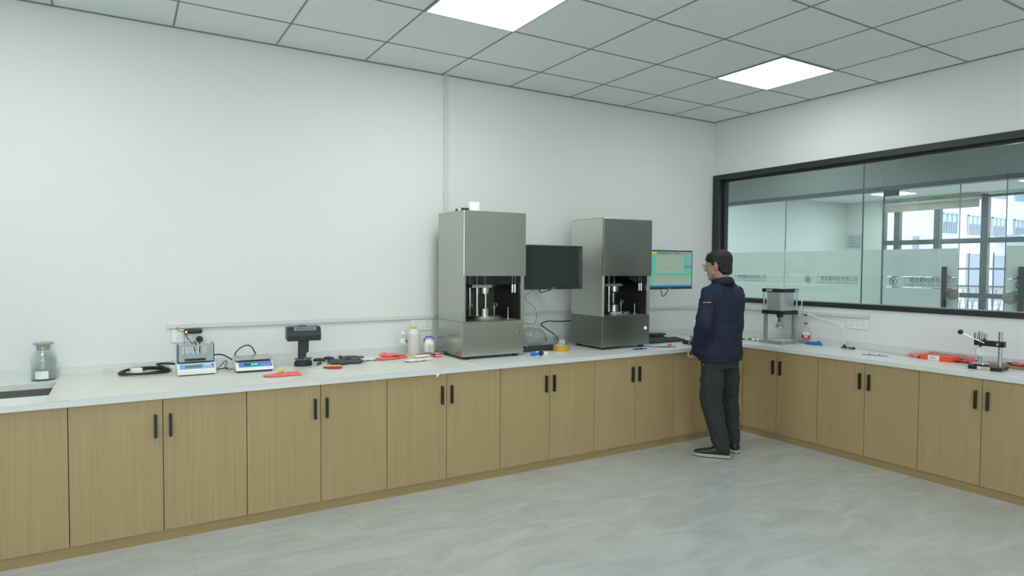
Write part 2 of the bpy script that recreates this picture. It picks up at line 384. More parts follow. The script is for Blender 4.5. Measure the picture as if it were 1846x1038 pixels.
FZ = 1.612
LETTER = mat('dark grey lettering', (0.20, 0.245, 0.24), .5)
LOGOB = mat('logo blue', (0.03, 0.09, 0.28), .5); LOGOG = mat('logo gold', (0.35, 0.27, 0.08), .5)
def film_on(parent, y0, y1, x=PX-.004, strip=True, m=None):
    f = MB(); cuts = [(0.02, 1.207), (1.213, 1.320), (1.326, FZ)]
    for a, b in cuts: f.box(x-.0006, x, y1, y0, a, b)
    return f.build('frosted_film', FILM, parent)
def logo(parent, x, y, z, R, ux=(0, -1, 0)):
    u = Vector(ux); v = Vector((0, 0, 1)); w = Vector((-1, 0, 0)) if abs(u.y) > .9 else u.cross(v)*-1
    def arc(mb, a0, a1, r0, r1, n=14):
        pts = [(r1*math.cos(a0+(a1-a0)*i/n), r1*math.sin(a0+(a1-a0)*i/n)) for i in range(n+1)]
        pts += [(r0*math.cos(a1-(a1-a0)*i/n), r0*math.sin(a1-(a1-a0)*i/n)) for i in range(n+1)]
        mb.prism(pts, .001, ((x, y, z), u, v, w))
    a = MB(); arc(a, 1.0, 4.2, .82*R, R); a.prism([(-.55*R, .5*R), (-.35*R, .5*R), (0, .05*R), (-.05*R, -.6*R), (-.25*R, -.6*R), (-.2*R, 0)], .001, ((x, y, z), u, v, w))
    a.prism([(.5*R, .55*R), (.3*R, .5*R), (-.1*R, .0*R), (.05*R, -.1*R)], .001, ((x, y, z), u, v, w)); e = a.build('company_emblem', [LOGOB], parent)
    b = MB(); arc(b, 4.4, 6.9, .82*R, R); arc(b, -1.6, 1.6, .25*R, .42*R, 8); b.prism([(.05*R, .4*R), (.18*R, .4*R), (.1*R, -.5*R), (-.03*R, -.5*R)], .001, ((x, y, z), u, v, w))
    b.build('emblem_ring', LOGOG, e)
    return e
def lettering(parent, x, yl, wid, z=1.265, ux=(0, -1, 0)):
    text_mesh('company_name', '广德誉鹏科技有限公司', .064, LETTER, parent, frame_mtx((x, yl, z), ux, (0, 0, 1)), fit=wid)
    text_mesh('company_subtitle', 'Guangde Yupeng Technology Co., Ltd', .028, LETTER, parent, frame_mtx((x, yl, z-.032), ux, (0, 0, 1)), fit=wid)

def partition():
    joints = [6, 4.2, 3.0, 1.81, .609, -.59]
    f = MB(); f.box(PX-.015, PX+.03, YF-2, 6, 0, .02); w = struct(f.build('window_2', ALUD))
    for a, b in zip(joints, joints[1:]):
        g = MB(); g.box(PX, PX+.010, b+.002, a-.002, .02, HZ-.012); g.build('glass_pane', GLASS, w)
        film_on(w, a-.004, b+.004)
    
    for q in joints[1:]:
        g = MB(); g.box(PX-.002, PX+.011, q-.002, q+.002, .02, HZ-.012); g.build('silicone_joint', mat('pale joint', (.30, .38, .36), .5), w)
    logo(w, PX-.006, .283, 1.270, .042); lettering(w, PX-.006, .170, .50)
    logo(w, PX-.006, 1.485, 1.270, .042); lettering(w, PX-.006, 1.372, .50)
    return w
partition()
PULL = mat('graphite pull handle', (0.05, 0.06, 0.07), .35, metal=.4)
PATCH = mat('satin lock body', (0.42, 0.41, 0.36), .35, metal=.7)
def glass_door(n, hinge, free, flip=1):
    """leaf in local frame: x from hinge (0) to free edge (L), y thickness"""
    h, f = Vector(hinge), Vector(free); L = (f-h).length; ang = math.atan2(f.y-h.y, f.x-h.x)
    g = MB(); g.box(0, L, -.006, .006, .012, HZ-.018); d = struct(g.build('door_%d' % n, GLASS)); d.location = (h.x, h.y, 0); d.rotation_euler = (0, 0, ang)
    e = MB(); e.box(L-.002, L+.0015, -.0065, .0065, .012, HZ-.018); e.box(-.0015, .002, -.0065, .0065, .012, HZ-.018); e.build('glass_edge', mat('dark glass edge', (.03, .10, .10), .2), d)
    fl = MB()
    for a, b in ((0.02, 1.207), (1.213, 1.320), (1.326, FZ)): fl.box(.005, L-.005, -.0075*flip-.0005, -.0075*flip+.0005, a, b)
    fl.build('frosted_film', FILM, d)
    for s in (-1, 1):
        p = MB(); p.box(L-.125, L-.08, s*.055-.009, s*.055+.009, .55, 1.43, bev=.003); ph = p.build('pull_handle', PULL, d)
        q = MB()
        for zz in (.70, 1.335): q.cyl((L-.1025, min(0, s*.05), zz), .009, .05, 12, 'y'); q.cyl((L-.1025, s*.006-.006, zz), .016, .012, 14, 'y')
        q.build('standoff', CHROME, ph)
    k = MB(); k.lathe([(.0, -.02), (.052, -.02), (.055, -.014), (.055, .014), (.052, .02), (0, .02)], (L-.045, 0, 1.155), 24, 'y'); lk = k.build('lock', PATCH, d, smooth=True)
    k = MB(); k.lathe([(.0, -.026), (.014, -.026), (.014, .026), (0, .026)], (L-.045, 0, 1.155), 14, 'y'); k.build('lock_cylinder', ALUD, lk)
    k = MB(); k.box(-.003, .15, -.014, .014, HZ-.075, HZ-.01); k.build('top_patch', PULL, d)
    k = MB(); k.box(-.003, .15, -.014, .014, .01, .06); k.build('bottom_patch', PULL, d)
    return d
d1 = glass_door(1, (PX+.005, -.60, 0), (PX+.005, -1.339, 0), flip=1)
def door_graphics(d, side, L):
    # side -1: readable from the local -y side
    ux = (1, 0, 0) if side < 0 else (-1, 0, 0)
    x0 = .12 if side < 0 else L-.12; sg = 1 if side < 0 else -1
    u, v, w = Vector(ux), Vector((0, 0, 1)), Vector((0, -1, 0))*(1 if side < 0 else -1)
    R = .042; c = Vector((x0-.0*sg, -.0095 if side < 0 else .0095, 1.272))
    def arc(mb, a0, a1, r0, r1, n=14):
        pts = [(r1*math.cos(a0+(a1-a0)*i/n), r1*math.sin(a0+(a1-a0)*i/n)) for i in range(n+1)] + [(r0*math.cos(a1-(a1-a0)*i/n), r0*math.sin(a1-(a1-a0)*i/n)) for i in range(n+1)]
        mb.prism(pts, .001, (c, u, v, w))
    a = MB(); arc(a, 1.0, 4.2, .82*R, R)
    a.prism([(-.55*R, .5*R), (-.35*R, .5*R), (0, .05*R), (-.05*R, -.6*R), (-.25*R, -.6*R), (-.2*R, 0)], .001, (c, u, v, w)); a.prism([(.5*R, .55*R), (.3*R, .5*R), (-.1*R, 0), (.05*R, -.1*R)], .001, (c, u, v, w))
    e = a.build('company_emblem', LOGOB, d)
    b = MB(); arc(b, 4.4, 6.9, .82*R, R); b.prism([(.05*R, .4*R), (.18*R, .4*R), (.1*R, -.5*R), (-.03*R, -.5*R)], .001, (c, u, v, w)); b.build('emblem_ring', LOGOG, e)
    tx = c.x+sg*.11
    text_mesh('company_name', '广德誉鹏科技有限公司', .064, LETTER, d, frame_mtx((tx, c.y, 1.265), ux, (0, 0, 1)), fit=.50)
    text_mesh('company_subtitle', 'Guangde Yupeng Technology Co., Ltd', .028, LETTER, d, frame_mtx((tx, c.y, 1.233), ux, (0, 0, 1)), fit=.50)
door_graphics(d1, -1, .739)
d2 = glass_door(2, (PX+.0, -2.48, 0), (1.512, -1.92, 0), flip=-1)
door_graphics(d2, 1, .743)

# far room: window wall
MULL = mat('slate window frame', (0.075, 0.10, 0.11), .4)
def far_windows():
    o = MB(); o.box(FX, FX+.12, 3.10, SY+.1, 0, CH+.1); o.box(FX, FX+.12, YF-2, 3.1, 2.80, CH+.1); struct(o.build('wall_far', WALL))
    f = MB()
    for y, w in ((3.07, .05), (2.80, .11), (2.03, .11), (1.21, .115), (-.2, .12), (-1.6, .12), (-3.2, .12), (-5, .12), (-7, .12)): f.box(FX, FX+.11, y-w/2, y+w/2, 0, 2.82)
    f.box(FX+.002, FX+.105, YF-2, 3.1, 1.905, 2.000); f.box(FX+.002, FX+.105, YF-2, 3.1, .865, .955); f.box(FX+.002, FX+.105, YF-2, 3.1, 0, .08); f.box(FX+.002, FX+.105, YF-2, 3.1, 2.76, 2.85)
    w = struct(f.build('window_3', MULL))
    g = MB(); g.box(FX+.05, FX+.058, YF-2, 3.1, .05, 2.78); g.build('glass_pane', glass_mat('outer glass', (.95, .98, .99), 1, 1.4), w)
    t = thing('roller_blind', 'cream roller blind rolled up above the far window', 'blind', (FX-.05, 2.18, 2.58))
    b = MB(); b.box(-.045, .045, -.93, .93, .14, .20, bev=.004); b.build('cassette', mat('cream blind cassette', (.55, .55, .5), .5), t)
    b = MB(); b.box(-.004, .004, -.90, .90, 0.0, .15); b.build('fabric', mat('cream blind fabric', (.40, .40, .36), .8), t)
    t = thing('distribution_box', 'small grey electrical box on the far room wall, seen through glass', 'electrical box', (FX-.06, 3.66, 1.90))
    b = MB(); b.box(0, .058, -.13, .13, 0, .24, bev=.006); b.build('housing', mat('box grey', (.42, .50, .49), .5), t)
    b = MB(); b.cyl((-.006, -.02+.05, .07), .015, .008, 12, 'x'); b.build('red_button', mat('dull red', (.5, .08, .06), .5), t)
far_windows()
for y, l in ((3.2, 'corridor LED panel at the corner end, hidden above the window'), (.4, 'corridor LED panel opposite the pneumatic press, hidden above the window'), (-2.8, 'corridor LED panel opposite the glass doors, hidden above the window'), (-5.6, 'corridor LED panel furthest along to the right')):
    led_panel(1.36, y, 2.9, l, LED3, 'LED panels in the corridor ceiling')
for (x, y, l) in ((7.92, 2.60, 'lit LED panel beyond the glass, nearest the far windows'), (7.92, .2, 'lit LED panel beyond the glass, at the right end of the far room'), (5.0, 2.60, 'lit LED panel deep in the far room by its side wall'), (5.0, .2, 'lit LED panel in the middle of the far room')):
    led_panel(x, y, CH, l, LED2, 'LED panels in the far room ceiling')

# outside the far windows
def outside():
    g = MB(); g.box(9, 60, -40, 40, -.25, -.15); struct(g.build('ground', mat('pale concrete yard', (.52, .55, .57), .8)))
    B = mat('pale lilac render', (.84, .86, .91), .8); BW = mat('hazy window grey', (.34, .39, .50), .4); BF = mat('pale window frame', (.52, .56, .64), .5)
    t = thing('factory_building', 'pale grey factory building outside, seen through the far windows', 'building', (23.5, 9, -.15))
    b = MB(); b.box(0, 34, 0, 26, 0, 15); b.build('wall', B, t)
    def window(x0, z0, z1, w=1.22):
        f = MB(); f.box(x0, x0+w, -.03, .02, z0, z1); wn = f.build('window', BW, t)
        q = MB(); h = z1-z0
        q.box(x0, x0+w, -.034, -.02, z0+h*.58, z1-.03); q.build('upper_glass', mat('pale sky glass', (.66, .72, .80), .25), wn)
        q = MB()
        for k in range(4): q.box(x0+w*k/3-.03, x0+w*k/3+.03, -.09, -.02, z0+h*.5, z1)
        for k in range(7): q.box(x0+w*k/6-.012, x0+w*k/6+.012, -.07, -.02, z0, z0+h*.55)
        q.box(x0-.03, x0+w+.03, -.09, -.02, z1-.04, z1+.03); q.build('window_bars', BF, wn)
    for k in range(7):
        x = .32+2.22*k
        for z0, z1 in ((3.07, 3.90), (4.78, 5.65), (6.6, 7.5)): window(x, z0, z1)
    for x, z1 in ((2.55, 2.25), (5.0, 2.2), (9.4, 2.2)): d = MB(); d.box(x, x+1.2, -.04, .02, .15, z1); d.build('shutter_door', BW, t)
    f = MB(); f.box(5.2, 14, -1.0, 0, 2.95, 3.12); f.build('canopy', BF, t)
    f = MB(); f.box(-.05, .02, .68, .92, 2.40, 2.95); f.build('small_window', BW, t)
    t = thing('yard_fence', 'dark metal picket fence in the yard outside', 'fence', (14, 1, -.15))
    a = MB(); a.box(-.02, .02, -6, 8, 1.10, 1.14); a.box(-.02, .02, -6, 8, 1.55, 1.60); a.box(-.02, .02, -6, 8, .12, .16); a.build('rail', MULL, t)
    for k in range(40):
        y = -4 + k*.28
        a = MB(); a.cyl((0, y, 0), .016, 1.95, 8); a.cyl((0, y, 1.95), .022, .06, 8, r2=.002); a.build('picket', MULL, t)
    t = thing('folding_gate', 'low silver folding gate in the yard behind the fence', 'gate', (15.2, 2.6, -.15))
    a = MB()
    for k in range(16):
        y = k*.16
        a.tube([(0, y, 0), (0, y+.16, 1.0)], .018, 6); a.tube([(0, y+.16, 0), (0, y, 1.0)], .018, 6)
    a.build('lattice', ALUD, t)
    a = MB(); a.box(-.05, .05, -.05, 2.75, 1.0, 1.08); a.build('top_rail', ALUD, t)
    t = thing('traffic_cone', 'red and white traffic cone in the yard outside', 'traffic cone', (12.2, 2.33, -.15))
    c = MB(); c.box(-.16, .16, -.16, .16, 0, .03); c.build('base', RUBBER, t)
    c = MB(); c.lathe([(.12, .03), (.09, .25)], (0, 0, 0), 20); c.lathe([(.06, .42), (.025, .65)], (0, 0, 0), 20); c.build('cone', mat('cone red', (.85, .08, .05), .5), t)
    c = MB(); c.lathe([(.09, .25), (.06, .42)], (0, 0, 0), 20); c.build('reflective_band', WHITEP, t)
    t = MB()
    t.ball((0, 0, 0), .5, 16, .5, 1.3, .7)
    for v in t.bm.verts: v.co += Vector(noise.noise_vector(v.co*3))*.16; v.co.z = max(v.co.z, -.18)
    tb = t.build('sandbag_pile', mat('yellow tarpaulin', (.75, .68, .38), .7), smooth='all', loc=(13.2, 1.55, .35)); tag(tb, 'heap under a pale yellow sheet in the yard outside', 'tarpaulin')
    t = MB(); t.box(-.4, .4, -.55, .55, -.15, .165, bev=.02); q = t.build('crate', mat('grey crate', (.4, .43, .48), .6), loc=(13.2, 1.55, 0)); tag(q, 'grey crate under the yellow heap in the yard', 'crate')
outside()

# ================================================================== BASE CABINETS
DY, EY = -.820, -.835     # door plane, worktop edge of the long run
DX, EX = -.530, -.545     # the same for the window run
ZT, ZB = .052, .727
def handle(parent, u, face, z0=.535, z1=.650):
    """bar handle at u along the run; face: 'y' long run, 'x' window run (local coordinates)"""
    h = MB(); w = .0065
    if face == 'y': h.box(u-w, u+w, -.022, 0, z0, z1, bev=.0015)
    else: h.box(-.022, 0, u-w, u+w, z0, z1, bev=.0015)
    h.build('handle', SATIN, parent)
def cabinet(face, a, b, label, handles=True, fillers=None):
    """two-door base unit spanning a..b along its wall; origin at the lower front left on the floor"""
    g = 'oak base cabinets under the worktops'; W = abs(b-a); mid = W/2
    loc = (a, DY, 0) if face == 'y' else (DX, a, 0); sg = 1 if face == 'y' else -1
    t = thing('base_cabinet', label, 'cabinet', loc, 0, g)
    dep = (-DY if face == 'y' else -DX) - .02
    c = MB(); p = MB(); G = .0018
    if face == 'y': c.box(.002, W-.002, .019, dep, ZT, ZB+.001); p.box(0, W, .008, .03, 0, ZT+.002)
    else: c.box(.019, dep, -W+.002, -.002, ZT, ZB+.001); p.box(.008, .03, -W, 0, 0, ZT+.002)
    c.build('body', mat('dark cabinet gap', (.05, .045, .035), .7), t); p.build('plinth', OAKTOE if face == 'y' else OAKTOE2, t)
    for k in (0, 1):
        d = MB(); u0, u1 = (0, mid) if k == 0 else (mid, W)
        if face == 'y': d.box(u0+G, u1-G, 0, .018, ZT+.004, ZB)
        else: d.box(0, .018, -u1+G, -u0-G, ZT+.004, ZB)
        dr = d.build('door', OAK, t)
        hu = mid + (-.033 if k == 0 else .033)
        handle(dr, hu*sg, face)
    return t
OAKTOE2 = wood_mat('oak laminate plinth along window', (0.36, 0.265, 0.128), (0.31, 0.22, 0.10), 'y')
A = [-6.085, -5.300, -4.511, -3.725, -2.937, -2.145, -1.355]
LA = ['oak double-door cabinet under the sink, left door out of frame', 'oak double-door cabinet below the cable coil and balance, right of the sink', 'oak double-door cabinet below the green-display scale',
      'oak double-door cabinet below the red gloves and tall spool', 'oak double-door cabinet below the left steel tester and amber tape',
      'oak double-door cabinet below the right steel tester']
for a, b, l in zip(A, A[1:], LA): cabinet('y', a, b, l)
Rr = [-.800, -1.515, -2.244, -2.980, -3.715, -4.45]
LR = ['oak double-door cabinet at the corner, below the pneumatic press', 'oak double-door cabinet below the blue tool and black knobs', 'oak double-door cabinet below the dial gauge stand', 'oak double-door cabinet cut by the right edge of the photo', 'oak double-door cabinet beyond the right edge, last of the window run']
for a, b, l in zip(Rr, Rr[1:], LR): cabinet('x', a, b, l)
o = MB(); o.box(0, .816, 0, .018, ZT+.004, ZB); f = tag(o.build('corner_panel', OAK, loc=(-1.353, DY, 0)), 'plain oak filler panel at the corner behind the man', 'panel')
o = MB(); o.box(0, .822, .008, .03, 0, ZT+.002); o.build('plinth', OAKTOE, f)
o = MB(); o.box(-7.2, -6.087, 0, .018, ZT+.004, ZB); o.box(-7.2, -6.087, .008, .03, 0, ZT); tag(o.build('end_panel', OAK, loc=(0, DY, 0)), 'oak panel closing the counter left of the sink cabinet', 'panel')

# worktop: one L shaped slab with a sink cut-out, and its upstand
o = MB()
SX0, SX1, SY0, SY1 = -6.02, -5.345, -.625, -.222
T0, T1 = ZB+.001, CT
for (x0, x1, y0, y1) in ((-7.2, SX0, EY, -.001), (SX1, -.001, EY, -.001), (SX0, SX1, EY, SY0), (SX0, SX1, SY1, -.001)):
    o.box(x0, x1, y0, y1, T0, T1)
wt = tag(o.build('worktop', QUARTZ), 'long white worktop along the plain back wall, sink at its left end', 'worktop')
o = MB(); o.box(EX, -.001, -4.45, EY, T0, T1); tag(o.build('worktop', QUARTZ), 'shorter white worktop under the black-framed window', 'worktop')
o = MB(); o.box(-7.2, -.001, -.020, -.001, CT, .808); tag(o.build('upstand', SPLASH), 'low grey-white upstand along the plain back wall', 'upstand')
o = MB(); o.box(-.020, -.001, -4.45, -.02, CT, .812); tag(o.build('upstand', SPLASH), 'low grey-white upstand below the black-framed window', 'upstand')
o = MB(); o.box(-3.0175, -3.0155, EY-.0004, -.02, CT-.02, CT+.0004); o.build('joint_line', mat('joint grey', (.4, .44, .45), .5), wt)
# cream sheet lying on the worktop
o = MB(); o.box(-5.385, -3.105, EY+.003, -.022, CT+.0004, CT+.004)
tag(o.build('cover_sheet', CREAM), 'thin cream marbled sheet lying on the worktop right of the sink', 'sheet')
SH = CT+.004

def sink():
    t = thing('sink', 'steel undermount sink at the left end of the counter', 'sink', (-5.6825, -.4235, .50))
    b = MB(); hx, hy, d = .3375, .2015, .226
    b.box(-hx-.012, -hx, -hy-.012, hy+.012, 0, d); b.box(hx, hx+.012, -hy-.012, hy+.012, 0, d); b.box(-hx, hx, hy, hy+.012, 0, d); b.box(-hx, hx, -hy-.012, -hy, 0, d); b.box(-hx-.012, hx+.012, -hy-.012, hy+.012, -.012, 0)
    b.build('basin', steel_mat('sink steel', (.42, .43, .43), .3), t)
    s = MB()
    for x in (.045, .058, .088, .101): s.box(x-.0035+.0, x+.0035, hy-.0025, hy-.0005, .185-.0, .205)
    s.build('overflow_slot', BLACK, t)
    s = MB(); s.lathe([(.045, 0), (.045, .003), (.03, .001), (0, .001)], (0, 0, 0), 24); s.build('drain', CHROME, t)
sink()

# ================================================================== TRUNKING AND SOCKETS
o = MB(); o.box(-4.836, -.016, -.016, 0, 1.006, 1.030); o.box(-4.836, -.016, -.0175, -.016, 1.007, 1.013)
tk = tag(o.build('cable_trunking', TRUNK), 'long white cable trunking low on the back wall', 'trunking')
o = MB(); o.box(-4.84, -4.832, -.019, 0, 1.004, 1.032, bev=.001); o.build('end_cap', TRUNK, tk)
o = MB(); o.box(-2.978, -2.937, -.014, 0, 1.030, CH-.006, bev=.001); tag(o.build('cable_trunking', TRUNK), 'white vertical cable trunking from ceiling down behind left steel tester', 'trunking')
o = MB(); o.box(-.016, 0, -1.600, 0, 1.007, 1.032); o.box(-.0175, -.016, -1.600, 0, 1.008, 1.014); tk = tag(o.build('cable_trunking', TRUNK), 'white cable trunking below the window', 'trunking')
o = MB(); o.box(-.019, 0, -1.604, -1.596, 1.005, 1.034, bev=.001); o.build('end_cap', TRUNK, tk)
def socket(x, y, z, rz, label):
    t = thing('wall_socket', label, 'socket', (x, y, z), rz, 'white wall sockets under the trunking')
    p = MB(); p.box(-.043, .043, -.009, 0, 0, .086, bev=.003); p.build('plate', WHITEP, t)
    q = MB()
    for sx, sz, ang in ((-.01, .066, 0), (.01, .066, 0), (-.012, .026, .5), (.012, .026, -.5), (0, .042, 0)): q.box(sx-.0012, sx+.0012, -.0098, -.0088, sz-.004, sz+.004)
    q.build('slots', BLACK, t); return t
socket(-4.776, 0, .918, 0, 'white socket below left end of trunking, left of the pair behind the balance')
socket(-4.689, 0, .918, 0, 'white socket holding black plug, right of the pair behind the balance')
socket(-3.193, 0, .918, 0, 'white socket behind the thread spool, left of its pair')
socket(-3.106, 0, .918, 0, 'white socket beside the left steel tester, right of its pair')
socket(0, -1.462, .917, PI*1.5, 'white socket below the window, left of its pair')
socket(0, -1.550, .917, PI*1.5, 'white socket below the window, right of its pair under trunking end')

# adapter and plug in the sockets
t = thing('power_adapter', 'black power adapter with glowing red light plugged in above balance', 'adapter', (-4.70, -.010, .972))
b = MB(); b.box(-.052, .052, -.034, 0, 0, .030, bev=.009); b.build('body', BLACK, t, smooth=True)
b = MB(); b.ball((-.040, -.035, .012), .006, 10); b.build('indicator_light', mat('red indicator', (1, .1, .02), .4, emis=(1, .12, .03), estr=9), t)
b = MB(); b.tube([(-.05, -.015, .015), (-.075, -.012, .018), (-.09, -.008, .036), (-.07, -.006, .04)], .0016, 6); b.tube([(-.045, -.02, 0), (-.03, -.03, -.03), (.0, -.045, -.075), (.01, -.06, -.12)], .0022, 6); b.tube([(-.05, -.02, 0), (-.05, -.02, -.05), (-.05, -.03, -.12)], .0014, 6); b.build('lead', RUBBER, t)
t = thing('power_plug', 'black hexagonal plug below the red-lit adapter', 'plug', (-4.665, -.010, .935))
b = MB(); b.cyl((0, -.036, 0), .021, .036, 6, 'y'); b.build('body', BLACK, t, bevel=.002)
b = MB(); b.tube([(0, -.02, -.012), (.002, -.022, -.04), (.0, -.05, -.08), (.02, -.09, -.165)], .0035, 8); b.build('cord', RUBBER, t)

# ================================================================== STEEL TEST MACHINES
def machine(loc, label, blue):
    """W .495 x D .40 x H 1.007 body on feet; origin at front left lower corner of the body on the worktop"""
    t = thing('rubber_tester', label, 'testing machine', loc)
    W, D, H, F = .494, .400, 1.007, .020
    z1, z2, z3 = F+.240, F+.556, F+H
    for i, (x, y) in enumerate(((.05, .045), (W-.05, .045), (.05, D-.05), (W-.05, D-.05))):
        f = MB(); f.lathe([(.022, 0), (.024, .004), (.024, F)], (x, y, 0), 18); f.build('foot', RUBBER, t)
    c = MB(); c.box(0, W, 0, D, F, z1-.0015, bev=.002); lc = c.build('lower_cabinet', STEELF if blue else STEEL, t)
    if blue:
        k = MB(); k.lathe([(.006, -.001), (.012, -.001), (.013, -.003), (.012, -.005), (.0065, -.005)], (W-.045, 0, z1-.105), 24, 'y'); k.build('lit_ring', mat('blue lit ring', (.5, .6, 1), .4, emis=(.25, .35, 1), estr=1.8), lc)
        k = MB(); k.lathe([(0, -.004), (.0055, -.004), (.0055, 0), (0, 0)], (W-.045, 0, z1-.105), 16, 'y'); k.build('power_button', mat('deep blue button', (.01, .02, .4), .3, emis=(.02, .05, .9), estr=1.0), lc)
    else:
        k = MB(); k.lathe([(0, -.006), (.010, -.006), (.011, 0), (0, 0)], (W-.045, 0, z1-.085), 20, 'y'); kk = k.build('power_button', CHROME, lc)
        k = MB(); k.box(W-.047, W-.043, -.009, -.005, z1-.093, z1-.077); k.build('key_slot', BLACK, kk)
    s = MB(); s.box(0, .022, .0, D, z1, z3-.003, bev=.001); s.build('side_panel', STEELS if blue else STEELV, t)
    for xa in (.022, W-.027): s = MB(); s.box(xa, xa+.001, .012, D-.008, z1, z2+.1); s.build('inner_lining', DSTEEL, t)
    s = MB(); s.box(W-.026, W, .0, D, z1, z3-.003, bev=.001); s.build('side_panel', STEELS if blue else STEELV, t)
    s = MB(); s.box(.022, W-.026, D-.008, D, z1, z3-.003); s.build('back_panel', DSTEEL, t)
    s = MB(); s.box(-.003, W+.003, -.005, D, z3-.003, z3, bev=.0005); s.build('top_panel', STEEL, t)
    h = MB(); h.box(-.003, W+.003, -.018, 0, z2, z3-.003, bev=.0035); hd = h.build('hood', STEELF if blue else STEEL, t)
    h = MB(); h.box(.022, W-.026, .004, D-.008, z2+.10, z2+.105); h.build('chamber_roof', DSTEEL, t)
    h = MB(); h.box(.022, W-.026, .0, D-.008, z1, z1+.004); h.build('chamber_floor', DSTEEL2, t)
    # etched maker marks on the hood, too faint to read
    e = MB(); ex = W-.10 if not blue else .045
    if blue:
        e.prism([(-.006, 0), (.006, 0), (.009, .006), (0, .010), (-.009, .006)], .0006, ((ex+.02, -.0186, z3-.055), (1, 0, 0), (0, 0, 1), (0, 1, 0)))
        for k in range(6): e.box(ex-.008+k*.0095, ex-.001+k*.0095, -.0186, -.018, z3-.073, z3-.064)
        for k in range(5): e.box(ex+k*.008, ex+.006+k*.008, -.0186, -.018, z3-.088, z3-.083)
    else:
        for k in range(7): e.box(ex-.012+k*.0108, ex-.004+k*.0108, -.0186, -.018, z3-.080, z3-.073)
    e.build('etched_mark', mat('faint etching', (.33, .34, .32), .5, metal=.8), hd)
    # tinted guard
    g = MB(); g.box(.024, W-.028, .006, .010, z2-.060, z2+.08); g.build('guard', glass_mat('smoked guard', (.52, .56, .58), 1, 1.4), t)
    # press frame inside
    cx, cy = .240, .17
    p = MB(); p.lathe([(.128, 0), (.132, .006), (.132, .022), (.128, .026)], (cx+.02, cy, z1+.004), 40); p.build('platform', CHROME if blue else NICKEL, t, smooth=True)
    for (x, y) in ((cx-.058, .14), (cx+.06, .225), (cx-.06, .245)):
        q = MB(); q.cyl((x, y, z1+.028), .0125, z2+.08-z1, 20); q.build('guide_column', CHROME, t, smooth=True)
    q = MB(); q.cyl((cx+.02, cy, z1+.030), .041, .048, 28); q.cyl((cx+.02, cy, z1+.074), .043, .005, 28); q.build('lower_die', NICKEL, t, smooth=True)
    zu = z1+.187
    q = MB(); q.cyl((cx+.02, cy, zu), .037, .045, 28); q.cyl((cx+.02, cy, zu+.01), .044, .035, 28); q.build('upper_die', NICKEL, t, smooth=True)
    q = MB(); q.prism([(-.11, -.055), (.04, -.075), (.10, -.02), (.10, .07), (-.11, .09)], .022, ((cx+.0, cy, zu+.045), (1, 0, 0), (0, 1, 0), (0, 0, 1))); q.build('crosshead', ALUD, t, bevel=.002)
    q = MB(); q.cyl((cx+.02, cy, zu+.067), .020, .022, 20); q.cyl((cx+.02, cy, zu+.089), .012, .10, 20); q.build('ram', NICKEL, t, smooth=True)
    if blue:
        q = MB(); q.cyl((cx+.02, cy-.0, z1+.078), .044, .012, 28); q.build('die_ring', BLACK, t, smooth=True)
        q = MB(); q.cyl((cx+.02, cy, zu-.012), .044, .012, 28); q.build('die_ring', BLACK, t, smooth=True)
    for (x, y) in ((cx-.085, cy+.03), (cx+.115, cy+.02)):
        q = MB(); q.cyl((x, y, z1+.004), .004, .09, 10); q.cyl((x, y, z1+.07), .008, .028, 10); q.tube([(x, y, z1+.1), (x, y, z1+.115), (x+.02, y, z1+.11), (x+.022, y, z1+.09)], .002, 6); q.build('probe', ALUD, t)
    q = MB(); q.cyl((W-.080, .09, z1+.004), .005, .085, 12); q.cyl((W-.080, .09, z1+.004), .016, .006, 16); q.build('locating_pin', CHROME, t, smooth=True)
    for x in (W-.066, W-.043):
        q = MB(); q.cyl((x, .055, z2-.070), .0075, .15, 16); q.cyl((x, .055, z2-.120), .0105, .062, 16); q.build('air_cylinder', CHROME, t, smooth=True)
    return t
machine((-3.087, -.560, CT), 'tall brushed steel tester on the left, empty black monitor beside it', False)
machine((-1.905, -.603, CT), 'tall brushed steel tester on the right with blue lit power button', True)
o = MB(); o.lathe([(0, 0), (.040, 0), (.044, .004), (.044, .074), (.041, .078), (.018, .078), (.018, .05), (0, .05)], (0, 0, 0), 28)
tag(o.build('paper_roll', mat('white paper roll', (.86, .9, .88), .7), smooth=True, loc=(-2.9, -.36, CT+1.027)), 'white paper roll standing on top of the left steel tester', 'paper roll')
t = thing('router', 'flat black box with small white tab on top of left steel tester', 'box', (-3.035, -.46, CT+1.027))
o = MB(); o.box(-.028, .03, -.03, .07, 0, .022, bev=.003); o.build('body', BLACK, t)
o = MB(); o.box(-.034, -.029, -.02, .02, 0, .026); o.build('tab', WHITEP, t)

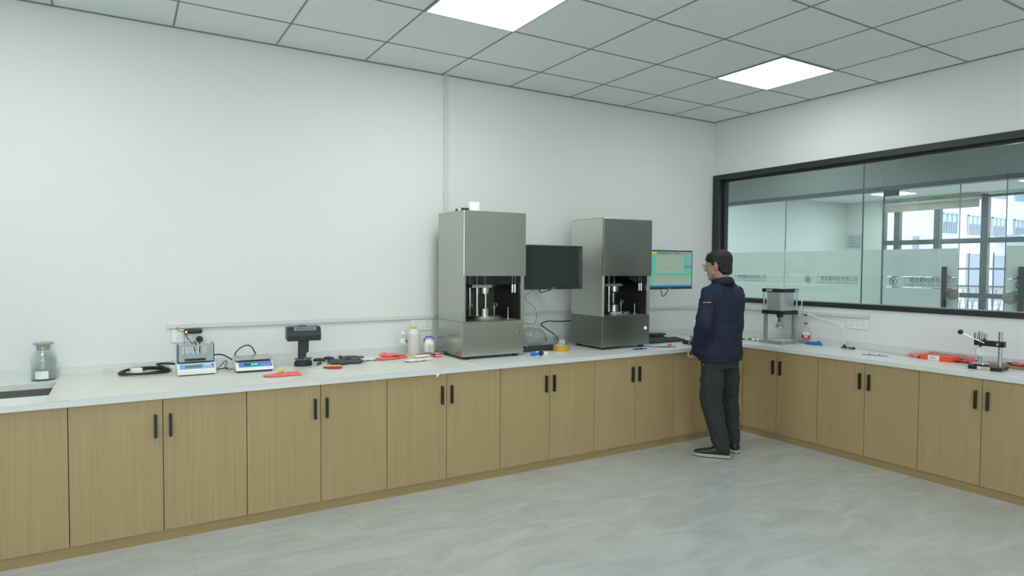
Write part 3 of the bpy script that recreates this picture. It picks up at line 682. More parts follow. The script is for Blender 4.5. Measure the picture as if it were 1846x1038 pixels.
# ================================================================== MONITORS
def monitor(loc, label, on):
    t = thing('monitor', label, 'monitor', loc, 0, 'flat monitors beside the steel testers')
    W, H = .555, .335
    b = MB(); b.box(0, W, .0, .030, 0, H, bev=.003); b.box(.12, W-.12, .03, .05, .05, H-.05, bev=.004); bz = b.build('housing', BLACK, t)
    s = MB(); s.box(.011, W-.011, -.0012, .0002, .019, H-.011)
    scr = s.build('screen', mat('dark glossy screen', (.034, .042, .043), .08) if not on else mat('lit teal screen', (.02, .05, .05), .2, emis=lin((105, 205, 180))[:3], estr=.62), t)  # off screen: base colour lifted to stand in for reflections
    if on:
        def em(n, c, s=.75): return mat(n, (.02, .02, .02), .3, emis=lin(c)[:3], estr=s)
        y = -.0016
        def rect(mb, u0, u1, v0, v1, yy=y): mb.box(.011+(W-.022)*u0, .011+(W-.022)*u1, yy, -.0010, .019+(H-.030)*v0, .019+(H-.030)*v1)
        m = [em('screen sage', (158, 186, 164), .70), em('screen yellow', (190, 200, 70)), em('screen khaki', (140, 160, 130), .7), em('screen orange', (200, 150, 70)), em('screen violet', (130, 120, 200)), em('screen blue', (40, 110, 190)), em('screen red', (180, 90, 70)), em('screen dark', (70, 90, 80), .6)]
        q = MB()
        q.mi = 0; rect(q, .19, .81, .40, .90); rect(q, .14, .985, .07, .345)
        q.mi = 5; rect(q, 0, 1, 0, .045)
        q.mi = 1; rect(q, .08, .21, .915, .985)
        q.mi = 2; rect(q, .21, .80, .91, .985)
        q.build('screen_panels', m, scr)
        q = MB()
        q.mi = 3; rect(q, .83, .96, .92, .975, y-.0006); rect(q, .90, .975, .73, .77, y-.0006)
        q.mi = 6; rect(q, .59, .72, .935, .965, y-.0006); rect(q, .80, .88, .93, .95, y-.0006)
        q.mi = 4; rect(q, .90, .985, .535, .61, y-.0006)
        q.mi = 2; rect(q, .83, .90, .535, .61, y-.0006)
        q.mi = 7
        for k in range(7): rect(q, .24+k*.035, .26+k*.035, .94, .97, y-.0006)
        rect(q, .14, .985, .343, .35, y-.0006); rect(q, .14, .985, .28, .284, y-.0006)
        for k in range(24):
            u = .27+k*.018; v = .43+.16*(1-math.exp(-k/6.)); rect(q, u, u+.019, v, v+.005, y-.0006)
        for k in range(4): rect(q, .84, .885, .79-.09*k+.0, .80-.09*k, y-.0006)
        q.build('screen_readouts', m, scr)
    a = MB(); a.box(W/2-.04, W/2+.04, .05, .058, H/2-.05, H/2+.05); a.box(W/2-.015, W/2+.015, .058, -loc[1]-.004, H/2-.02, H/2+.02); a.box(W/2-.045, W/2+.045, -loc[1]-.012, -loc[1], H/2-.09, H/2+.09); a.build('wall_bracket', SATIN, t)
    o = MB(); o.box(W/2-.018, W/2+.018, -.0008, 0, .006, .012); o.build('badge', ALUD, t)
    return t
monitor((-2.540, -.455, 1.231), 'switched-off black monitor between the two steel testers', False)
monitor((-1.322, -.455, 1.216), 'lit monitor with teal chart screen to the left of the man', True)
def cable(pts, r, label, name='cable', m=None, cat='cable', smooth=6):
    o = MB(); o.tube(pts, r, 8, smooth); return tag(o.build(name, m or RUBBER, smooth='all'), label, cat)
cable([(-2.36, -.432, 1.240), (-2.335, -.37, 1.215), (-2.30, -.36, 1.206), (-2.26, -.37, 1.216), (-2.235, -.432, 1.240)], .0035, 'short looped black cable under the switched-off monitor')
cable([(-2.41, -.428, 1.24), (-2.40, -.36, 1.215), (-2.39, -.25, 1.16), (-2.27, -.20, 1.08), (-2.21, -.15, 1.02), (-2.195, -.10, .945), (-2.22, -.10, .935), (-2.35, -.14, .95), (-2.595, -.18, .96)], .0018, 'thin black wire hanging from the switched-off monitor to the left tester')
cable([(-1.13, -.432, 1.226), (-1.10, -.42, 1.18), (-1.08, -.41, 1.155), (-1.05, -.42, 1.17), (-1.03, -.432, 1.226)], .0035, 'looped black cable under the lit monitor', 'cable')
cable([(-1.24, -.36, 1.24), (-1.235, -.34, 1.21), (-1.225, -.33, 1.196), (-1.21, -.34, 1.21), (-1.205, -.36, 1.24)], .0025, 'small knotted wire under the left part of the lit monitor')
cable([(-1.27, -.40, 1.22), (-1.24, -.36, 1.15), (-1.27, -.34, 1.11), (-1.32, -.36, 1.08), (-1.40, -.40, 1.07)], .0035, 'black cable curving from lit monitor into the right tester')
cable([(-1.22, -.34, 1.23), (-1.22, -.26, 1.12), (-1.18, -.18, 1.03), (-1.25, -.14, .95), (-1.40, -.2, .90)], .0015, 'thin wire dangling from the lit monitor to the right tester')
cable([(-1.78, -.10, .945), (-1.95, -.10, .946), (-2.06, -.08, .95), (-2.12, -.08, .925), (-2.09, -.12, .89), (-2.045, -.18, .84), (-2.03, -.2, .80)], .0045, 'black cable arching from right tester down to clear container')
cable([(-3.09, -.10, .86), (-3.13, -.09, .872), (-3.165, -.09, .862), (-3.17, -.10, .83), (-3.15, -.12, .80), (-3.11, -.13, .79)], .0035, 'black cable looping behind the blue-capped pill bottle')
cable([(-3.09, -.15, .775), (-3.13, -.15, .768), (-3.16, -.17, .766), (-3.12, -.20, .765), (-3.09, -.2, .766)], .0035, 'black cable lying on the counter at the left tester')

# ================================================================== LEFT COUNTER ITEMS
def jar():
    t = thing('reagent_jar', 'glass reagent jar half full of water behind the sink', 'jar', (-5.452, -.095, CT))
    g = MB(); P = [(0, 0), (.058, 0), (.062, .005), (.062, .125), (.056, .146), (.042, .158), (.038, .165), (.038, .188), (.045, .192), (.045, .196), (.035, .196), (.034, .165), (.039, .155), (.052, .142), (.0585, .124), (.0585, .008), (0, .006)]
    g.lathe(P, (0, 0, 0), 36); g.build('glass_body', JARG, t, smooth=True)
    w = MB(); w.lathe([(0, .0075), (.0575, .009), (.0575, .095), (0, .095)], (0, 0, 0), 36); w.build('water', glass_mat('jar water', (.97, .985, .985), 1, 1.33, dens=(.14, (.86, .92, .91))), t, smooth=True)
    s = MB(); s.lathe([(0, .165), (.030, .165), (.033, .195), (.047, .198), (.048, .204), (.043, .207), (0, .207)], (0, 0, 0), 32); s.build('stopper', glass_mat('ground glass stopper', (.75, .78, .70), .8, 1.45, .3, dens=(.45, (.52, .55, .47))), t, smooth=True)
    l = MB(); l.lathe([(.0627, .018), (.0627, .058)], (0, 0, 0), 36)
    l = MB(); n = 10; R = .0626
    rings = [[(R*math.cos(a), R*math.sin(a), z) for a in [(-2.15+1.0*i/n) for i in range(n+1)]] for z in (.012, .055)]
    l.ring_loft(rings, False, False, False); l.build('paper_label', mat('white label', (.8, .86, .84), .6), t)
jar()
def coil():
    o = MB(); pts = []
    for k in range(62):
        a = k/62*2*PI*2.6+PI*.8; r = .158+.010*math.sin(k*.55)-.0003*k; pts.append((-4.966+r*math.cos(a)*.78, -.150+r*.62*math.sin(a), SH+.0075+.012*(k/62)*(1+.6*math.sin(a*1.0+1))+.004*math.sin(k*.31)))
    e = pts[-1]
    pts += [(-4.90, -.04, SH+.034), (-4.84, -.055, SH+.036), (-4.80, -.075, SH+.032)]
    o.tube(pts, .0062, 8, 3); return tag(o.build('cable_coil', RUBBER, smooth='all'), 'coiled thick black power cable on the cream sheet', 'cable')
coil()
t = thing('power_strip', 'small white extension socket lying inside the black cable coil', 'power strip', (-5.01, -.135, SH), .25)
o = MB(); o.box(-.030, .030, -.018, .018, 0, .032, bev=.005); o.build('body', WHITEP, t); o = MB(); o.box(.030, .050, -.005, .005, .012, .022); o.build('cable_gland', BLACK, t)
o = MB(); o.lathe([(0, 0), (.03, 0), (.032, .004), (.028, .022), (.024, .026), (.0, .026)], (0, 0, 0), 24); tag(o.build('clear_dish', CLEAR, smooth=True, loc=(-5.150, -.06, SH)), 'small clear plastic dish at the left of the cable coil', 'dish')
o = MB(); o.box(-.05, .05, -.03, .03, 0, .036, bev=.008); q = o.build('plug_adapter', WHITEP, loc=(-4.785, -.135, SH)); q.rotation_euler = (0, -.1, .5); tag(q, 'white plug adapter lying left of the density balance', 'plug')

def seg_text(parent, s, w, h, m, mtx): return text_mesh('display_digits', s, h, m, parent, mtx, fit=w)
def density_balance():
    t = thing('density_balance', 'grey and white electronic density balance with tank and hook on top', 'balance', (-4.71, -.275, SH), 0)
    BG = mat('blue grey enamel', (.30, .40, .41), .45); LB = mat('light blue panel', (.20, .48, .80), .4)
    b = MB(); W = .203
    # wedge-shaped base seen from the side
    prof = [(-.105, .006), (.10, .006), (.10, .066), (-.045, .066), (-.105, .034)]
    b.prism(prof, W, ((-W/2, 0, 0), (0, 1, 0), (0, 0, 1), (1, 0, 0))); base = b.build('base', WHITEP, t, bevel=.004)
    for sx in (-1, 1):
        for yy in (-.08, .08): f = MB(); f.cyl((sx*.085, yy, 0), .01, .008, 12); f.build('foot', RUBBER, t)
    n = Vector((0, -.46, .888)); up = Vector((0, .06, .032)).normalized(); nn = Vector((1, 0, 0)).cross(up)
    def slab(mb, x0, x1, s0, s1, h, d=.0008):
        o0 = Vector((0, -.105, .034))+up*s0; mb.prism([(x0, 0), (x1, 0), (x1, s1-s0), (x0, s1-s0)], d, (o0+nn*h, (1, 0, 0), up, nn))
    p = MB(); slab(p, -.088, .094, .008, .052, .0002); p.build('control_panel', LB, base)
    p = MB(); slab(p, -.060, .028, .017, .042, .0011); p.build('display', mat('lcd grey', (.16, .24, .24), .25), base)
    for i, (x, c) in enumerate(((.042, 0), (.055, 0), (.068, 0), (.081, 1))):
        p = MB(); slab(p, x, x+.010, .030, .044, .0011, .002); p.build('key', mat('red key', (.6, .05, .08), .5) if c else mat('pale key', (.72, .78, .84), .5), base)
    # tank frame: front panel with cut-out, sides, shelf
    z0, z1, w = .070, .176, .096
    fr = MB()
    fr.box(-w, w, -.055, -.051, z0, z0+.050); fr.box(-w, -w+.022, -.055, -.051, z0+.05, z1-.012); fr.box(w-.036, w, -.055, -.051, z0+.05, z1-.012); fr.box(-w, w, -.055, -.051, z1-.012, z1)
    fr.box(-w, w, .066, .070, z0, z0+.026); fr.box(-w, -w+.004, -.055, .07, z0, z1); fr.box(w-.004, w, -.055, .07, z0, z1)
    fr.box(-w, w, -.055, .07, z0, z0+.004)
    for k in range(5):
        x = -.058+k*.0285; fr.prism([(-.011, 0), (0, -.011), (.011, 0), (0, .011)], .003, ((x, -.0575, z0+.050), (1, 0, 0), (0, 0, 1), (0, 1, 0)))
    ff = fr.build('tank_frame', BG, t)
    fr = MB(); fr.box(-.060, .050, -.0562, -.0548, z0+.008, z0+.028); fr.build('slot', BLACK, ff)
    fr = MB(); fr.box(-.060, .050, -.0575, -.056, z0+.024, z0+.030); fr.build('slot_rail', CHROME, ff)
    h = MB(); h.tube([(.0, 0, z1-.002), (-.003, -.01, z1-.02), (-.008, -.02, z0+.064)], .0014, 6); h.tube([(.0, 0, z1-.002), (.004, -.01, z1-.02), (.012, -.02, z0+.064)], .0014, 6); h.box(-.004, .004, -.055, .07, z1-.004, z1+.002); h.build('weighing_hook', SATIN, t)
    h = MB(); h.box(w, w+.0015, -.03, .05, z1-.03, z1-.006); h.box(w, w+.0015, -.02, .02, z0+.005, z0+.02); h.build('side_slot', BLACK, t)
density_balance()
def scale():
    t = thing('digital_scale', 'white digital scale with green lit digits and steel tray', 'scale', (-4.396, -.300, SH), -.04)
    b = MB(); W = .212
    prof = [(-.118, .010), (.118, .010), (.112, .056), (-.072, .056), (-.113, .030)]
    b.prism(prof, W, ((-W/2, 0, 0), (0, 1, 0), (0, 0, 1), (1, 0, 0))); base = b.build('base', WHITEP, t, bevel=.005)
    b = MB(); b.box(-.100, .100, -.112, .112, .004, .011); b.build('underside', BLACK, t)
    for sx in (-1, 1):
        for yy in (-.09, .09): f = MB(); f.cyl((sx*.088, yy, 0), .01, .006, 12); f.build('foot', RUBBER, t)
    up = Vector((0, .041, .026)).normalized(); nn = Vector((1, 0, 0)).cross(up)
    def fr(s, h): return Vector((0, -.113, .030))+up*s+nn*h
    p = MB(); p.prism([(-.088, .003), (.100, .003), (.094, .045), (-.088, .045)], .0008, (fr(0, .0002), (1, 0, 0), up, nn)); p.build('control_panel', mat('royal blue panel', (.10, .24, .66), .4), base)
    p = MB(); p.prism([(-.060, .013), (.020, .013), (.020, .037), (-.060, .037)], .0008, (fr(0, .0011), (1, 0, 0), up, nn)); dsp = p.build('display', mat('dark green lcd', (.02, .12, .09), .3), base)
    m = frame_mtx(fr(.018, .0022)+Vector((-.020, 0, 0)), (1, 0, 0), up)
    seg_text(dsp, '0.00', .036, .018, mat('green digits', (.1, 1, .5), .4, emis=(.08, 1, .45), estr=2.2), m)
    p = MB()
    for k in range(5): p.prism([(.040+k*.010, .014), (.047+k*.010, .014), (.047+k*.010, .019), (.040+k*.010, .019)], .001, (fr(0, .0011), (1, 0, 0), up, nn))
    p.build('keys', mat('pale panel print', (.6, .68, .8), .5), base)
    q = MB(); q.box(-.09, .09, -.068, .105, .056, .066); q.build('tray_support', BLACK, t)
    q = MB(); q.box(-.106, .106, -.080, .115, .068, .076, bev=.003); q.build('steel_tray', steel_mat('tray steel', (.62, .64, .62), .22), t)
scale()
cable([(-4.60, -.12, .84), (-4.565, -.14, .846), (-4.535, -.16, .838), (-4.50, -.17, .815), (-4.47, -.17, .795)], .0042, 'black cable running between density balance and scale')
cable([(-4.478, -.16, .80), (-4.47, -.13, .845), (-4.43, -.10, .878), (-4.39, -.09, .887), (-4.365, -.10, .87), (-4.345, -.12, .82), (-4.335, -.14, .775)], .0038, 'black cable arching high behind the digital scale')
cable([(-4.60, -.25, SH+.012), (-4.57, -.22, SH+.02), (-4.54, -.20, SH+.048), (-4.53, -.2, SH+.04), (-4.545, -.24, SH+.014), (-4.53, -.27, SH+.006), (-4.505, -.26, SH+.006)], .0024, 'thin wire tangled between balance and scale')
cable([(-4.60, -.285, SH+.012), (-4.575, -.28, SH+.014), (-4.55, -.27, SH+.015), (-4.53, -.26, SH+.014)], .0035, 'short dark plug lead at the right of the balance')
def strobe():
    t = thing('handheld_stroboscope', 'black T-shaped handheld instrument standing on its handle', 'instrument', (-4.093, -.300, SH), -.12)
    b = MB(); b.lathe([(0, 0), (.054, 0), (.056, .004), (.053, .030), (.046, .034), (0, .034)], (0, 0, 0), 28)
    for v in b.bm.verts: v.co.y *= .75
    b.build('foot', RUBBER, t, smooth=True)
    b = MB(); b.lathe([(0, .034), (.045, .036), (.056, .046), (.053, .048), (.03, .040), (0, .040)], (0, 0, 0), 28)
    for v in b.bm.verts: v.co.y *= .7
    b.build('blue_cloth', mat('slate blue cloth', (.10, .22, .30), .8), t, smooth=True)
    b = MB(); pr = [(-.030, .165), (-.032, .06), (-.026, .040), (.016, .040), (.018, .082), (.032, .09), (.034, .165)]
    b.prism(pr, .040, ((0, .020, 0), (1, 0, 0), (0, 0, 1), (0, -1, 0))); b.build('handle', BLACK, t, bevel=.006)
    b = MB(); b.lathe([(.004, .034), (.008, .04), (.008, .055)], (.008, -.018, 0), 12); b.build('trigger_screw', mat('brass', (.6, .45, .2), .3, metal=1), t)
    b = MB(); hb = [(-.070, .165), (-.075, .20), (-.068, .232), (-.045, .252), (.045, .252), (.072, .225), (.075, .18), (.07, .165)]
    b.prism([(y*1.0, z) for y, z in hb], .204, ((-.102, 0, 0), (0, 1, 0), (0, 0, 1), (1, 0, 0))); hd = b.build('head', BLACK, t, bevel=.006)
    u = Vector((0, .022, .019)).normalized(); nn = Vector((1, 0, 0)).cross(u)
    o0 = Vector((0, -.0685, .2325))
    p = MB(); p.prism([(-.058, .000), (.070, .000), (.070, .027), (-.058, .027)], .0012, (o0, (1, 0, 0), u, nn)); dp = p.build('display', mat('pale bezel', (.50, .55, .55), .4), hd)
    p = MB(); p.prism([(-.054, .003), (.066, .003), (.066, .024), (-.054, .024)], .0008, (o0+nn*.0013, (1, 0, 0), u, nn)); p.build('display_glass', mat('grey lcd glass', (.13, .17, .17), .15), dp)
    p = MB(); p.box(-.03, .02, .0, .02, .2522, .256); p.build('switch', RUBBER, hd)
strobe()

# gloves: flat fabric hand with fingers
def glove(name, loc, rz, size, m, label, group=None, fingers=True, puff=.010, curl=0, seed=0):
    o = MB(); rd = random.Random(seed); s = size
    o.ball((0, 0, puff*.5), 1, 14, .50*s, .30*s, puff*.55)
    o.ball((-.42*s, 0, puff*.45), 1, 14, .34*s, .24*s, puff*.5)
    if fingers:
        for k in range(4):
            y = (-.22+.15*k)*s; L = (.42, .50, .46, .36)[k]*s; a = (k-1.5)*.10+rd.uniform(-.06, .06)
            o.tube([(.28*s, y*.9, puff*.5), (.28*s+L*.5, y+a*L*.4, puff*.5+curl*.3), (.28*s+L, y+a*L, puff*.45+curl)], [.065*s, .068*s, .062*s, .05*s], 10, 4)
        o.tube([(-.05*s, .22*s, puff*.5), (.10*s, .40*s, puff*.5), (.26*s, .46*s, puff*.45)], [.075*s, .07*s, .055*s], 10, 4)
    for v in o.bm.verts:
        v.co.y *= 1.4; v.co.z = max(0.0, min(v.co.z, puff*1.1))
        nz = noise.noise(v.co*28+Vector((seed*3.1, 0, 0)))
        if v.co.z > puff*.3: v.co.z += .004*max(nz, -.4)
        v.co.x += .006*noise.noise(v.co*22+Vector((7, seed, 0))); v.co.y += .006*noise.noise(v.co*22+Vector((0, 9, seed)))
    q = o.build(name, m, smooth='all', loc=loc); q.rotation_euler = (0, 0, rz)
    return tag(q, label, 'glove', group)
glove('work_glove', (-4.290, -.615, SH), .05, .135, PINKR, 'coral glove lying alone near the front edge by the digital scale', 'coral red gloves', seed=1)
glove('work_glove', (-3.50, -.27, SH), .35, .15, PINKR, 'coral glove at the bottom of the pile left of the knitted gloves', 'coral red gloves', seed=2, puff=.014)
glove('work_glove', (-3.47, -.24, SH+.017), 2.6, .12, mat('salmon glove', (.80, .22, .20), .7, bump=(240, .35)), 'smaller salmon glove on top of the coral glove pile', 'coral red gloves', seed=3, puff=.012)
glove('work_glove', (-3.83, -.33, SH), 2.8, .15, DGLOVE, 'charcoal grey glove lying behind the scissors', 'charcoal gloves', seed=4, puff=.028)
glove('work_glove', (-3.79, -.31, SH+.028), 2.6, .12, DGLOVE, 'charcoal glove folded on top of another charcoal glove', 'charcoal gloves', seed=5, puff=.014, fingers=False)
for i in range(3):
    o = MB(); o.chain([(0, 0, .012), (.035, .012, .014), (.06, .02, .012)], [.011, .012, .010], 10)
    q = o.build('rubber_plug', mat('dark maroon rubber', (.08, .035, .04), .6), smooth='all', loc=(-3.93+i*.062, -.17+.0*i-.02*(i == 0), SH)); q.rotation_euler = (0, 0, 2.6-i*.7)
    tag(q, ['dark maroon rubber stub at the left behind the charcoal gloves', 'dark maroon rubber stub behind the charcoal gloves, middle of three', 'dark maroon rubber stub at the right behind the charcoal gloves'][i], 'rubber piece', 'maroon rubber stubs')
def crumple(name, loc, rz, sx, sy, h, m, label, cat, seed, n=16, thick=.0012):
    o = MB(); rd = random.Random(seed); g = []
    for i in range(n+1):
        row = []
        for j in range(n+1):
            u, v = i/n-.5, j/n-.5; p = Vector((u*5+seed, v*5, seed*.7))
            e = 1+.16*noise.noise(Vector((u*2, v*2, seed*1.3)))
            row.append(o.bm.verts.new((u*sx*e, v*sy*e, .001+h*max(0, .45+.9*noise.noise(p)))))
        g.append(row)
    for i in range(n):
        for j in range(n): o.bm.faces.new((g[i][j], g[i+1][j], g[i+1][j+1], g[i][j+1]))
    q = o.build(name, m, smooth='all', loc=loc); q.rotation_euler = (0, 0, rz)
    sm = q.modifiers.new('Solidify', 'SOLIDIFY'); sm.thickness = thick; sm.offset = 1
    ss = q.modifiers.new('Subsurf', 'SUBSURF'); ss.levels = ss.render_levels = 1
    return tag(q, label, cat)
crumple('cloth', (-3.665, -.245, SH), .1, .15, .14, .016, COTTON, 'crumpled white cloth between charcoal and coral gloves', 'cloth', 11)
glove('knitted_glove', (-3.375, -.455, SH), .2, .13, COTTON, 'white knitted glove lying in front of the thread spool', 'white knitted gloves', seed=6, puff=.018)
glove('knitted_glove', (-3.345, -.425, SH+.018), 3.3, .105, COTTON, 'white knitted glove folded on top in front of the spool', 'white knitted gloves', seed=7, puff=.016, fingers=False)
def scissors():
    t = thing('scissors', 'scissors with one red and one yellow handle on the cream sheet', 'scissors', (-4.01, -.475, SH), -.28)
    for s, m in ((1, mat('yellow handle', (.80, .66, .04), .4)), (-1, mat('crimson handle', (.50, .015, .03), .4))):
        o = MB(); L = Vector((.045, -.012*s*-1, .006))
        pts = [(.03+.036*(1-math.cos(a))*1.05, s*.020+.016*math.sin(a), .007) for a in [2*PI*k/20 for k in range(21)]]
        o.tube(pts, .006, 8, 1); o.tube([(0, -s*.001, .006), (.03, s*.018, .007)], .0055, 8, 1)
        o.build('handle_loop', m, t, smooth='all')
        o = MB(); o.prism([(0, -.004), (-.095, -.001+s*.006), (-.10, s*.008), (0, .006)], .0022, ((0, 0, .004+.0012*s), (1, 0, 0), (0, 1, 0), (0, 0, 1))); o.build('blade', CHROME, t)
    o = MB(); o.cyl((-.004, 0, .002), .004, .007, 12); o.build('pivot', ALUD, t)
scissors()
t = thing('marker_pen', 'black and silver marker lying behind the scissors', 'pen', (-4.005, -.325, SH), 1.0)
o = MB(); o.cyl((-.05, 0, .008), .007, .065, 14, 'x'); o.build('barrel', BLACK, t, smooth=True)
o = MB(); o.cyl((-.06, 0, .008), .0072, .02, 14, 'x'); o.build('tip', CHROME, t, smooth=True)
o = MB(); o.cyl((.016, 0, .008), .008, .032, 14, 'x'); o.build('cap', BLACK, t, smooth=True)
o = MB(); o.prism([(-.024, -.005), (.02, -.007), (.024, .004), (-.02, .007)], .008); q = o.build('chalk_piece', mat('yellow crayon', (.80, .76, .22), .7), loc=(-4.249, -.385, SH), bevel=.002); q.rotation_euler = (0, 0, -.5); tag(q, 'small yellow crayon stub right of the digital scale', 'crayon')
cable([(-3.97, -.10, SH+.002), (-3.85, -.08, SH+.003), (-3.74, -.06, SH+.003), (-3.62, -.06, SH+.002)], .0013, 'thin grey wire lying behind the charcoal gloves', m=ALUD)

def pet_bottle(loc, h, r, label, cap, lab_z, marks=False, seed=0):
    t = thing('water_bottle', label, 'bottle', loc, 0)
    b = MB(); P = [(0, .004), (r*.6, 0), (r*.95, .004), (r, .012)]
    for k in range(6): z = h*.08+k*h*.06; P += [(r, z), (r*.95, z+h*.015), (r*.95, z+h*.03), (r, z+h*.045)]
    P += [(r*.94, h*.5), (r, h*.53), (r, h*.64), (r*.9, h*.73), (r*.55, h*.84), (r*.40, h*.88), (r*.40, h*.93), (0, h*.93)]
    b.lathe(P, (0, 0, 0), 28); b.build('body', CLEAR, t, smooth=True)
    c = MB(); c.lathe([(0, h*.92), (r*.44, h*.92), (r*.45, h), (r*.4, h*1.01), (0, h*1.01)], (0, 0, 0), 24); c.build('cap', cap, t, smooth=True)
    z0, z1 = lab_z; c = MB(); c.lathe([(r*1.015, z0), (r*1.015, (z0+z1)/2)], (0, 0, 0), 28); c.mi = 1; c.lathe([(r*1.013, (z0+z1)/2), (r*1.013, z1)], (0, 0, 0), 28)
    lb = c.build('label_wrap', [mat('label crimson', (.66, .02, .04), .45) if marks else mat('label cream white', (.74, .76, .72), .45), mat('label white', (.78, .84, .82), .45)], t, smooth=True)
    if not marks:
        q = MB(); q.prism([(0, 0), (.010, 0), (.012, .026), (.006, .026), (.004, .012), (-.006, .028), (-.012, .028)], .0012, ((.012, -r*1.0, z0+.003), (.93, .37, 0), (0, 0, 1), (-.37, .93, 0))); q.build('label_mark', mat('label crimson', (.66, .02, .04), .45), lb)
    if marks:
        q = MB(); q.prism([(-.005, 0), (0, .007), (.005, 0), (0, -.005)], .001, ((-.0, -r*1.03, z0+(z1-z0)*.76), (1, 0, 0), (0, 0, 1), (0, 1, 0))); q.build('label_emblem', mat('label green', (.02, .25, .2), .5), lb)
        q = MB()
        for k in range(3): q.box(-.012+k*.009, -.005+k*.009, -r*1.03-.001, -r*1.03+.001, z0+(z1-z0)*.12, z0+(z1-z0)*.40)
        q.build('label_lettering', WHITEP, lb)
    return t
o1 = pet_bottle((-3.350, -.130, SH), .165, .029, 'empty clear plastic bottle left of the white thread spool', WHITEP, (.085, .118)); 
def spool():
    t = thing('thread_spool', 'tall white thread spool with yellow ends on the left counter', 'spool', (-3.285, -.170, SH))
    o = MB(); o.lathe([(0, 0), (.047, 0), (.047, .006), (0, .006)], (0, 0, 0), 32); o.lathe([(0, .192), (.016, .192), (.022, .198), (.022, .206), (.012, .208), (0, .208)], (0, 0, 0), 24); o.build('yellow_tube_ends', mat('spool yellow', (.78, .68, .10), .5), t, smooth=True)
    P = [(0, .006)]; 
    for k in range(34): z = .007+k*.0054; r = (.046 if z < .15 else .046-.024*((z-.15)/.042)**1.3); P += [(r, z), (r-.0022, z+.0027)]
    P += [(0, .192)]
    o = MB(); o.lathe(P, (0, 0, 0), 36); o.build('thread', mat('white thread', (.70, .71, .68), .75), t, smooth='all')
    return t
spool()
def pill():
    t = thing('pill_bottle', 'white plastic bottle with blue cap and yellow label beside the spool', 'bottle', (-3.188, -.225, SH))
    o = MB(); o.lathe([(0, 0), (.034, 0), (.037, .004), (.037, .088), (.030, .102), (.023, .107), (.023, .118), (0, .118)], (0, 0, 0), 32); o.build('body', WHITEP, t, smooth=True)
    o = MB(); o.lathe([(0, .116), (.024, .116), (.025, .131), (.023, .133), (0, .133)], (0, 0, 0), 28); o.build('cap', mat('frosted cap', (.60, .66, .78), .4), t, smooth=True)
    o = MB(); o.lathe([(.0255, .126), (.0262, .131), (.024, .1345), (0, .1345)], (0, 0, 0), 28); o.build('cap_rim', mat('violet blue cap', (.09, .10, .60), .4), t, smooth=True)
    n = 10; R = .0376
    for nm, a0, a1, m, z0, z1 in (('yellow_label', -1.35, -.75, mat('label yellow', (.70, .68, .38), .5), .028, .078), ('printed_label', -2.3, -1.4, mat('label cream', (.72, .70, .62), .5), .022, .080)):
        l = MB(); l.ring_loft([[(R*math.cos(a0+(a1-a0)*i/n), R*math.sin(a0+(a1-a0)*i/n), z) for i in range(n+1)] for z in (z0, z1)], False, False, False); lb = l.build(nm, m, t)
        if nm == 'printed_label':
            l = MB()
            for k in range(5):
                zz = z1-.008-k*.011; l.ring_loft([[(R*1.012*math.cos(a0+.15+(a1-a0-.4)*i/n), R*1.012*math.sin(a0+.15+(a1-a0-.4)*i/n), z) for i in range(n+1)] for z in (zz-.003, zz)], False, False, False)
            l.build('label_print', mat('label maroon', (.42, .12, .12), .6), lb)
pill()
t = thing('tape_roll', 'small crimson and white tape roll at the foot of the left tester', 'tape', (-3.178, -.345, SH))
o = MB(); o.lathe([(.018, 0), (.031, 0), (.031, .024), (.018, .024), (.018, 0)], (0, 0, 0), 32); o.build('roll', mat('crimson tape', (.62, .02, .06), .4), t, smooth=True)
o = MB()
for k in range(5): a = -2.2+k*.42; o.box(-.004, .004, -.0318, -.0308, .008, .017, rz=a+PI/2, c=(0, 0, 0))
o.build('printed_marks', WHITEP, t)
o = MB(); o.lathe([(.016, .0), (.018, 0), (.018, .0245), (.016, .0245), (.016, 0)], (0, 0, 0), 28); o.build('core', WHITEP, t, smooth=True)
cable([(-3.29, -.24, SH+.006), (-3.26, -.27, SH+.018), (-3.22, -.29, SH+.022), (-3.19, -.295, SH+.018), (-3.175, -.29, SH+.004), (-3.20, -.31, SH+.012), (-3.24, -.30, SH+.026), (-3.27, -.26, SH+.014)], .006, 'brown paper strap loosely looped in front of the pill bottle', 'strap', mat('brown strap', (.30, .19, .15), .7), 'strap')
o = MB(); o.prism([(0, 0), (.033, 0), (.010, -.024)], .0006, ((-3.415, EY-.0015, CT-.026), (1, 0, 0), (0, 0, 1), (0, 1, 0))); tag(o.build('tape_scrap', WHITEP), 'torn white tape scrap hanging from the front edge of the worktop', 'tape scrap')

# ================================================================== BETWEEN THE TESTERS
def keyboard(loc, rz, label):
    t = thing('keyboard', label, 'keyboard', loc, rz, 'black keyboards on the worktop')
    b = MB(); b.prism([(-.075, 0), (.075, 0), (.075, .022), (.06, .024), (-.07, .012), (-.075, .008)], .44, ((-.22, 0, 0), (0, 1, 0), (0, 0, 1), (1, 0, 0))); b.build('case', BLACK, t, bevel=.003)
    k = MB(); sl = (.024-.012)/.13
    for r in range(6):
        for c in range(20):
            x = -.208+c*.021; y = -.058+r*.0205; z = .0135+(y+.07)*sl
            if r == 0 and 4 <= c <= 9: continue
            k.box(x, x+.0175, y, y+.017, z-.001, z+.005)
    if True: y = -.058; k.box(-.208+4*.021, -.208+9*.021+.0175, y, y+.017, .012, .0195)
    q = k.build('keys', mat('dark key tops', (.045, .05, .055), .45), t, bevel=.001); q['kind'] = 'stuff'
    return t
keyboard((-2.36, -.345, CT), -.04, 'black keyboard between the testers behind the amber tape')
keyboard((-1.070, -.405, CT), -.03, 'black keyboard under the lit monitor left of the mouse')
